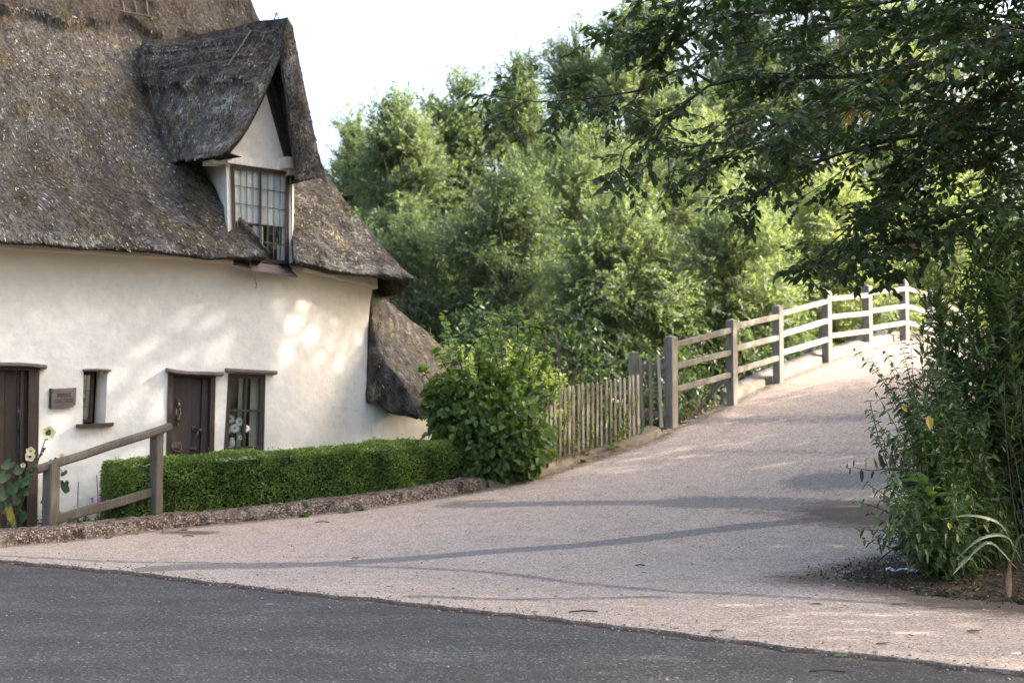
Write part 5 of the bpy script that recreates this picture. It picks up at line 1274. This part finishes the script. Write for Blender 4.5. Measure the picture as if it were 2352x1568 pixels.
# ------------------------------------------------------------------ wild plants at the right-hand verge
def gz(P): return g(P[0], P[1]) + .04
ys_ = thing('osier_shrub', 'tall green shrub of narrow willow-like leaves at the right edge above the nettles', 'shrub', gp(2330, 1300))
m, ms = MB(), MB()
for k in range(84):
    x = random.uniform(2125, 2460); ty = np.interp(x, [2125, 2160, 2220, 2300, 2440], [690, 590, 500, 450, 400]) + abs(random.gauss(0, 170)); Y = random.uniform(12.6, 14.4)
    t = at(x, ty, Y); b = np.array([t[0] * .35 + random.uniform(2.95, 3.3) , 13.2 + random.uniform(-.5, .6), 0.0]); b[2] = gz(b)
    P = stem_path(b, t, .07, 12, .04); ms.tube(P, np.linspace(.007, .002, 12), 4); leafy(m, P, 64, .20, .042, 0, .30, .75, .9, .14, .35, rn=(.05, .95))
    for q in range(3):
        o, tg = along(P, np.array([random.uniform(.45, .9)])); e = o[0] + nrmz(tg[0] + rng.normal(0, .6, 3)) * random.uniform(.25, .55); S = stem_path(o[0], e, .05, 6, .04); ms.tube(S, .003, 3); leafy(m, S, 16, .16, .036, 0, .1, .75, .9, .12, .3, rn=(.05, .95))
m.build('foliage', M_osier, ys_); ms.build('stem', M_stem, ys_)

def nettles(tips, Y0, Y1, bx, label, nl=30, fill=0, base_y=1325, name='nettle_clump'):
    bb = gp(np.mean(bx), base_y); th_ = thing(name, label, 'plants', bb); m, ms = MB(), MB()
    for (x, y) in tips:
        Y = random.uniform(Y0, Y1); t = at(x, y, Y); xb = random.uniform(*bx); b = gp(xb, base_y - (Y - 11.6) * 18); b[1] = b[1] * .4 + Y * .6; b[2] = gz(b)
        P = stem_path(b, t, .06, 12, .03); ms.tube(P, np.linspace(.007, .0022, 12), 4)
        n = int(nl * np.linalg.norm(t - b) / 1.2); n += n % 2
        leafy(m, P, max(10, n), .13, .062, 0, .12, .12, 1, .38, .55, True, (.05, .93), True)
        for q in range(2):
            o, tg = along(P, np.array([random.uniform(.3, .8)])); e = o[0] + nrmz(tg[0] * .8 + rng.normal(0, .6, 3)) * random.uniform(.12, .35); S = stem_path(o[0], e, .05, 5, .04); ms.tube(S, .002, 3); leafy(m, S, 12, .09, .046, 0, .1, .2, 1, .3, .4, True, (.05, .93), True)
    m.build('foliage', M_nettle, th_); ms.build('stem', M_stem, th_)
J = lambda L, s=9: [(x + random.gauss(0, s), y + random.gauss(0, s)) for x, y in L]
nettles([(1962, 800), (2000, 822), (2032, 806), (2068, 775), (2092, 778), (2118, 790), (1998, 920), (1990, 940), (2006, 890), (2025, 860), (2050, 850), (2080, 830), (1995, 985), (2010, 1010), (2150, 800), (2170, 820), (2130, 830)] + J([(2040 + i * 6, 880 + (i * 37) % 160) for i in range(26)]), 11.9, 12.9, (2090, 2260), 'tall dark nettles arching over the lane in front of the bridge crest', 34)
nettles(J([(2130 + (i * 29) % 230, 860 + (i * 53) % 330) for i in range(60)], 14), 12.2, 13.6, (2120, 2370), 'dense nettles under the tall osier shrub', 34)
nettles([(1968, 1215), (1985, 1240), (1966, 1150), (1990, 1110), (2010, 1060), (2030, 1085), (2000, 1180), (2020, 1235), (2040, 1260), (2055, 1200), (2070, 1150), (2060, 1110), (2035, 1140), (2085, 1240)] + J([(2060 + (i * 23) % 160, 1090 + (i * 41) % 170) for i in range(26)], 8), 11.5, 12.2, (2075, 2210), 'low nettles hanging over the edge of the lane near the soil', 30, base_y=1318)
# broad-leaved plant, strap leaves, ivy, dead stalks
bl = thing('broad_leaf_plant', 'plant with broad pointed mid-green leaves low among the nettles', 'plant', gp(2130, 1300)); m = MB(); c = at(2135, 1120, 11.9)
for k in range(16):
    a = random.uniform(0, 6.28); d = np.array([[math.cos(a), math.sin(a) * .6, random.uniform(.0, .8)]]); m.leaves(c[None] + d * .05 + [[0, 0, -.1 * (k % 3)]], d, norm_for(nrmz(d), (0, -.3, 1), .2), .24, .075, 0, [random.uniform(.5, 1)], True, .25)
m.tube(stem_path(gp(2140, 1300), c, 0, 6, .02), .008, 4, 0); m.build('leaves', M_weed, bl)
iv = thing('ivy_thicket', 'dark glossy ivy thicket filling the right edge behind the nettles', 'ivy', gp(2360, 1330)); m, ms = MB(), MB()
n = 9000; c = at(2400, 1040, 13.3); P = rdir(n) * (rng.random(n) ** .25)[:, None] * np.array([.62, .55, 1.25]) + c; P = P + .10 * np.stack([vnoise(P, 3), vnoise(P + 9, 3), vnoise(P + 5, 3)], 1); P[:, 2] = np.maximum(P[:, 2], g(P[:, 0], P[:, 1]) + .05)
d = nrmz((P - c) * .5 + rdir(n) + [0, 0, -.5]); m.leaves(P, d, norm_for(d, (-.2, -.7, .5), .4), rng.uniform(.05, .09, n), rng.uniform(.045, .08, n), 0, None, True, .15)
n = 3800; c = at(2290, 1190, 13.7); P = rdir(n) * (rng.random(n) ** .3)[:, None] * np.array([.62, .45, .85]) + c; P[:, 2] = np.maximum(P[:, 2], g(P[:, 0], P[:, 1]) + .05)
d = nrmz((P - c) * .5 + rdir(n) + [0, 0, -.5]); m.leaves(P, d, norm_for(d, (-.2, -.7, .5), .4), rng.uniform(.04, .07, n), rng.uniform(.035, .06, n), 0, None, True, .15)
for k in range(9): b = gp(random.uniform(2180, 2420), 1330); ms.tube(stem_path(b, b + np.array([random.uniform(-.3, .3), random.uniform(.6, 1.2), random.uniform(.8, 2.2)]), .05, 8, .12), .005, 4)
m.build('foliage', M_ivy, iv); ms.build('stem', M_bark, iv)
sl = thing('strap_leaf_plant', 'clump of long arching grey-green strap leaves at the front of the verge', 'plant', gp(2270, 1325)); m = MB()
def strap(pts, w, mat=0, rn=.6, mm=None):
    P = curve(pts, 14); t = nrmz(np.gradient(P, axis=0)); s = nrmz(np.cross(t, [.2, -.7, .5])); ww = w * np.sin(np.linspace(.25, 3.05, 14))[:, None] * .5; n_ = np.cross(s, t)
    (mm or m).grid(np.array([P + s * ww, P + n_ * w * .12, P - s * ww]), mat, True, rnd=rn)
for pts in [[(2330, 1265, 12.2), (2300, 1205, 11.9), (2235, 1183, 11.7), (2158, 1192, 11.6)], [(2345, 1285, 12.1), (2312, 1232, 11.8), (2252, 1236, 11.6), (2192, 1288, 11.5)], [(2335, 1305, 12.0), (2278, 1246, 11.7), (2240, 1264, 11.6), (2208, 1304, 11.5)], [(2250, 1310, 11.9), (2225, 1280, 11.7), (2185, 1322, 11.5)], [(2320, 1300, 12.0), (2345, 1230, 11.8), (2390, 1240, 11.7)]]:
    strap([at(*p) for p in pts], .03, 0, random.uniform(.2, .8))
m.build('blades', M_strap, sl)
dd = thing('dead_stalk', 'upright dead brown stalk standing in the soil near the right edge', 'stalk', gp(2318, 1385)); M_deadb = plain('dead_stem', (.10, .07, .04), .9, .4, 30); m = MB(); strap([gp(2320, 1388), at(2317, 1340, gp(2318, 1385)[1]), at(2319, 1300, gp(2318, 1385)[1]), at(2324, 1284, gp(2318, 1385)[1])], .05, 0, .3, m); m.build('blade', M_deadb, dd)
wt = thing('withered_branch', 'blackened withered sprig sticking out left over the lane', 'branch', at(2060, 1078, 11.9)); m, ms = MB(), MB(); P = curve([at(2085, 1076, 12.0), at(2040, 1075, 11.9), at(2000, 1080, 11.9), at(1965, 1073, 11.9), at(1945, 1076, 11.9)], 12); ms.tube(P, np.linspace(.006, .002, 12), 4)
for f, s, L in [(.12, 1, .10), (.25, 1, .13), (.35, 1, .15), (.45, 1, .15), (.55, 1, .11), (.6, -1, .08), (.72, 1, .11), (.78, -1, .12), (.9, 1, .07), (.95, -1, .06), (1, 1, .05)]:
    o, tg = along(P, np.array([f])); d = np.array([[random.uniform(-.35, .1), -.1, s]]); m.leaves(o, d, norm_for(nrmz(d), (.2, -1, 0), .3), L, L * .32, 0, [random.random()], True, .0)
m.build('leaves', M_wither, wt); ms.build('stem', M_bark, wt)
def single_leaf(px, py, Y, r, dirv, mat, label, name='yellow_leaf'):
    c = at(px, py, Y); t = thing(name, label, 'leaf', c); m = MB(); dv = np.array([dirv]); m.leaves(c[None] - dv * r * .5, dv, np.array([[.25, -.9, .1]]), r * 1.5, r * .95, 0, [random.random()], True, 0); m.build('blade', mat, t)
single_leaf(2134, 965, 11.75, .085, [.1, -.1, -1], M_yleaf, 'bright yellow leaf hanging among the upper nettles')
single_leaf(2075, 935, 11.9, .05, [.6, -.1, -.7], M_yleaf, 'small narrow yellow leaf left of the bright yellow one')
single_leaf(2180, 1205, 11.6, .045, [.1, -.3, -1], M_yleaf, 'dull yellow leaf low down by the strap leaves')
for x, y, hh, lb in [(6.15, 13.6, 2.0, 'rough verge bush behind the ivy at the right edge'), (6.9, 15.9, 2.3, 'second rough bush along the right verge, farther up the lane'), (7.9, 18.2, 2.2, 'rough bush on the right verge at the foot of the bridge'), (9.0, 21.0, 2.6, 'rough bush beside the right-hand bridge kerb'), (8.6, 13.4, 2.6, 'rough bush out at the right behind the verge')]:
    b = np.array([x, y, g(x, y) - .05]); t = thing('verge_bush', lb, 'bush', b, 'bushes along the right verge'); m, ms = MB(), MB(); n = 3400
    P = rdir(n, .1) * (rng.random(n) ** .33)[:, None] * np.array([1.15, 1.15, hh * .5]) + b + [0, 0, hh * .5]; P = P + .22 * np.stack([vnoise(P, 1.8), vnoise(P + 7, 1.8), vnoise(P + 3, 1.8)], 1); P[:, 2] = np.maximum(P[:, 2], b[2] + .05)
    d = nrmz(rdir(n) + [0, 0, .1]); m.leaves(P, d, norm_for(d, (0, -.3, .8), .6), rng.uniform(.08, .17, n), rng.uniform(.035, .07, n), 0, None, False, .15); m.build('foliage', M_osier, t)
    for k in range(12): ms.tube(stem_path(b + [random.uniform(-.3, .3), random.uniform(-.3, .3), 0], b + np.array([random.uniform(-.9, .9), random.uniform(-.8, .8), hh * random.uniform(.5, .95)]), .05, 7, .06), np.linspace(.014, .004, 7), 4)
    ms.build('stem', M_bark, t)
# bare twigs trailing onto the soil
for k, (pts, lb) in enumerate([([(2090, 1245), (2060, 1255), (2020, 1285), (1990, 1315)], 'bare brown twig arching down to the soil edge'), ([(2110, 1270), (2060, 1278), (2030, 1305)], 'short bare twig curving down beside the longer one'), ([(2250, 1310), (2190, 1330), (2155, 1345)], 'pale dry stalk lying slanted across the soil')]):
    Y = gp(*pts[-1])[1]; P = curve([at(x, y, Y + .25 * (len(pts) - 1 - i)) for i, (x, y) in enumerate(pts)], 12); t = thing('bare_twig', lb, 'twig', P[-1]); MB().tube(P, .006, 5, 0, .5).build('stem', M_bark if k < 2 else M_dry, t)

# ------------------------------------------------------------------ litter on the lane
def flat_leaf(px, py, L, W, ang, mat, label, rn=.5, name='fallen_leaf', group='leaves fallen on the lane', on=None):
    c = gp(px, py, .03); c[2] += .006; d = np.array([[math.cos(ang), math.sin(ang), .06]]); m = MB(); m.leaves(c[None] - d * L / 2, d, np.array([[random.uniform(-.2, .2), random.uniform(-.3, .1), 1]]), L, W, 0, [rn], True, .0)
    t = thing(name, label, 'leaf', c, group); m.build('blade', mat, t)
M_brownleaf = leafmat('brown_leaf', [(0, (.10, .05, .02)), (.5, (.22, .11, .045)), (1, (.40, .26, .13))], .15, .7, .2, (1, .8, .5))
spec_ = [(818, 1282, .11, .06, .3, M_brownleaf, 'orange-brown curled leaf on the lane below the dark tar band', .4), (1474, 1390, .13, .05, .2, M_brownleaf, 'tan leaf lying near the middle of the lane edge', .95), (2065, 1388, .16, .05, -.1, M_bark, 'dark twig-like scrap on the lane below the soil bed', .2),
         (1875, 1388, .10, .05, 3.0, M_nettle, 'dark green leaf on the lane left of the soil bed', .2), (2240, 1450, .14, .06, .3, M_nettle, 'dark crumpled leaf nearest the right edge of the lane', .3), (2030, 1478, .13, .05, .1, M_holly, 'pale green leaf close to the broken lane edge', .8),
         (895, 1347, .07, .03, .5, M_nettle, 'dark leaf on the lane above the broken edge at left', .3), (1650, 1449, .12, .03, .1, M_nettle, 'dark narrow leaf on the broken lane edge right of centre', .3), (920, 1412, .10, .03, .2, M_nettle, 'dark leaf on the grey road just below the lane edge', .4),
         (1040, 1412 + 85, .07, .025, .1, M_holly, 'lone pale leaf on the grey road at lower centre', .7), (745, 1528, .09, .03, .1, M_holly, 'leaf on the grey road at the bottom', .5), (1930, 1506, .10, .04, .2, M_holly, 'pale leaf on the grey road below the lane edge', 1), (1480, 1315, .07, .03, .4, M_holly, 'green leaf in the middle of the lane', .6),
         (2150, 1350, .11, .04, .2, M_dry, 'pale dry leaf on the soil', .8), (2290, 1360, .10, .04, 2.5, M_holly, 'grey-green leaf on the soil by the dead stalk', .8), (620, 1388, .06, .03, .4, M_dry, 'tan scrap on the grey road at left', .4), (1230, 1405, .08, .03, .2, M_bark, 'brown scrap on the lane at centre', .4)]
for a in spec_: flat_leaf(*a)
# many tiny bits: crumbs of leaf, grit and twig scattered by the wind
lit = MB(); n = 900
X = rng.uniform(-5.5, 5.5, n); Yv = lane_front(X) + rng.uniform(-.25, 6, n) ** 1.0 * rng.random(n); dk, _ = kdist(X, Yv); k = dk < -.05; X, Yv = X[k], Yv[k]; n = len(X)
B = np.stack([X, Yv, np.maximum(g(X, Yv), 0) + np.where(Yv > lane_front(X) + .02, .038, .012)], 1); a = rng.uniform(0, 6.28, n); d = np.stack([np.cos(a), np.sin(a), rng.uniform(0, .5, n)], 1)
lit.leaves(B, d, norm_for(nrmz(d), (0, -.2, 1), .4), rng.uniform(.012, .05, n), rng.uniform(.008, .02, n), rng.integers(0, 4, n)[0])
n = 420; s = rng.random(n); idx = rng.integers(20, kidx(1540), n); off = -rng.gamma(1.5, .07, n) - .02; xy = KL[idx] + KN[idx] * off[:, None] + rng.normal(0, .02, (n, 2))
B = np.column_stack([xy, g(xy[:, 0], xy[:, 1]) + .04]); d = rdir(n) * [1, 1, .3]; lit.leaves(B, d, norm_for(nrmz(d), (0, -.2, 1), .4), rng.uniform(.015, .06, n), rng.uniform(.01, .025, n), 2)
n = 5600; u = rng.uniform(0, 1, n) ** .5; jj = rng.integers(0, len(ringp), n); B = cen + (ringp[jj] - cen) * (u * 1.0 + np.where(rng.random(n) < .4, np.abs(rng.normal(0, .16, n)), 0))[:, None]; B[:, :2] += rng.normal(0, .06, (n, 2)); B[:, 2] = g(B[:, 0], B[:, 1]) + .05 + .05 * (1 - u)
d = rdir(n) * [1, 1, .5]; lit.leaves(B, d, norm_for(nrmz(d), (0, -.2, 1), .5), rng.uniform(.012, .05, n), rng.uniform(.006, .018, n), 3)
lit.leaves(B[:500], d[:500], norm_for(nrmz(d[:500]), (0, -.2, 1), .5), rng.uniform(.015, .06, 500), rng.uniform(.008, .02, 500), 1)
o = lit.build('leaf_litter', [M_nettle, M_brownleaf, M_dry, M_wither]); o['kind'] = 'stuff'
# grit: small stones
st = MB(); n = 700; X = rng.uniform(-5.5, 4.5, n); Yv = lane_front(X) + rng.normal(0, 1, n) * np.where(rng.random(n) < .6, .12, 2.2); dk, _ = kdist(X, Yv); k = (dk < -.1) & (Yv > 7); X, Yv = X[k], Yv[k]
for x, y in zip(X, Yv): st.ball([x, y, max(0, g(x, y)) + (.03 if y > lane_front(x) else .008)], np.array([1, .8, .6]) * random.uniform(.004, .014), 0, 5)
o = st.build('grit', plain('grit_stone', (.22, .18, .15), .9, .6, 60)); o['kind'] = 'stuff'
# crumpled wrapper and twigs
wr = thing('crumpled_wrapper', 'crumpled white and blue wrapper lying under the nettles on the soil', 'litter', gp(2072, 1318)); m = MB(); c = gp(2072, 1318, .05) + [0, 0, .02]
G = np.array([[c + np.array([(i - 5) * .026, (j - 1.5) * .03 + random.uniform(-.012, .012), .02 + random.uniform(-.022, .022) + .012 * math.sin(i * 1.3)]) for i in range(11)] for j in range(4)]); m.grid(G, 0, False); m.grid(G[:2, 2:6] + [0, -.003, .006], 1, False)
m.build('sheet', [plain('white_wrapper', (.62, .63, .70), .4, .1, 20), plain('dark_print', (.06, .07, .12), .4, .2, 20)], wr)
for px, py, L, an, lb in [(1340, 1407, .22, .12, 'dark twig lying on the lane left of the broken edge'), (1470, 1300, .10, .3, 'short pale twig in the middle of the lane'), (432, 1232, .13, .1, 'brown twig in the gutter below the handrail'), (740, 1200, .18, .25, 'thin twig on the lane below the hedge'), (1900, 1545, .2, -.1, 'dark stick on the grey road at lower right')]:
    c = gp(px, py, .03); c[2] += .01; d = np.array([math.cos(an), math.sin(an), 0]); t = thing('twig', lb, 'twig', c, 'twigs on the road'); MB().tube([c - d * L / 2, c + [0, .01, .008], c + d * L / 2], .006, 5).build('stem', M_bark, t)
c = gp(2335, 1503, .03); t = thing('cigarette_end', 'white cigarette end lying at the right edge of the lane', 'litter', c); m = MB(); m.tube([c + [-.03, 0, .008], c + [.03, .01, .008]], .0045, 6, 0); m.tube([c + [.03, .01, .008], c + [.045, .0125, .008]], .0046, 6, 1); m.build('paper', [M_petal, M_brownleaf], t)

# ------------------------------------------------------------------ camera, sky, sun
cam = bpy.data.cameras.new('camera'); co = bpy.data.objects.new('camera', cam); COL.objects.link(co); SC.camera = co
cam.sensor_width = 36; cam.lens = 36 * F / 2352; cam.clip_end = 3000; co.location = (0, 0, H); co.rotation_euler = (math.pi / 2 + TH, 0, 0)
cam.dof.use_dof = True; cam.dof.focus_distance = 12.0; cam.dof.aperture_fstop = 2.2; cam.dof.aperture_blades = 8
EL, AZ = math.radians(31), math.radians(86)          # azimuth clockwise from +Y
w = bpy.data.worlds.new('World'); SC.world = w; w.use_nodes = True; nt = w.node_tree; nt.nodes.clear()
sk = nt.nodes.new('ShaderNodeTexSky'); sk.sky_type = 'NISHITA'; sk.sun_disc = False; sk.sun_elevation = EL; sk.sun_rotation = AZ; sk.air_density = 1.0; sk.dust_density = 9.0; sk.ozone_density = 1.0
bg = nt.nodes.new('ShaderNodeBackground'); bg.inputs[1].default_value = .15; ow = nt.nodes.new('ShaderNodeOutputWorld'); nt.links.new(sk.outputs[0], bg.inputs[0]); nt.links.new(bg.outputs[0], ow.inputs[0])
sd = bpy.data.lights.new('sun', 'SUN'); sd.energy = 2.0; sd.angle = math.radians(.55); sd.color = (1, .945, .86); so = bpy.data.objects.new('sun', sd); COL.objects.link(so)
S = Vector((math.sin(AZ) * math.cos(EL), math.cos(AZ) * math.cos(EL), math.sin(EL))); so.rotation_euler = S.to_track_quat('Z', 'Y').to_euler(); so.location = (20, 5, 25)
SC.view_settings.view_transform = 'Standard'; SC.view_settings.look = 'None'; SC.view_settings.gamma = 1; SC.view_settings.exposure = 2.65
SC.render.engine = 'CYCLES'; SC.cycles.max_bounces = 8; SC.cycles.diffuse_bounces = 5; SC.cycles.transparent_max_bounces = 12; SC.cycles.use_denoising = True
SC.cycles.sample_clamp_indirect = 6
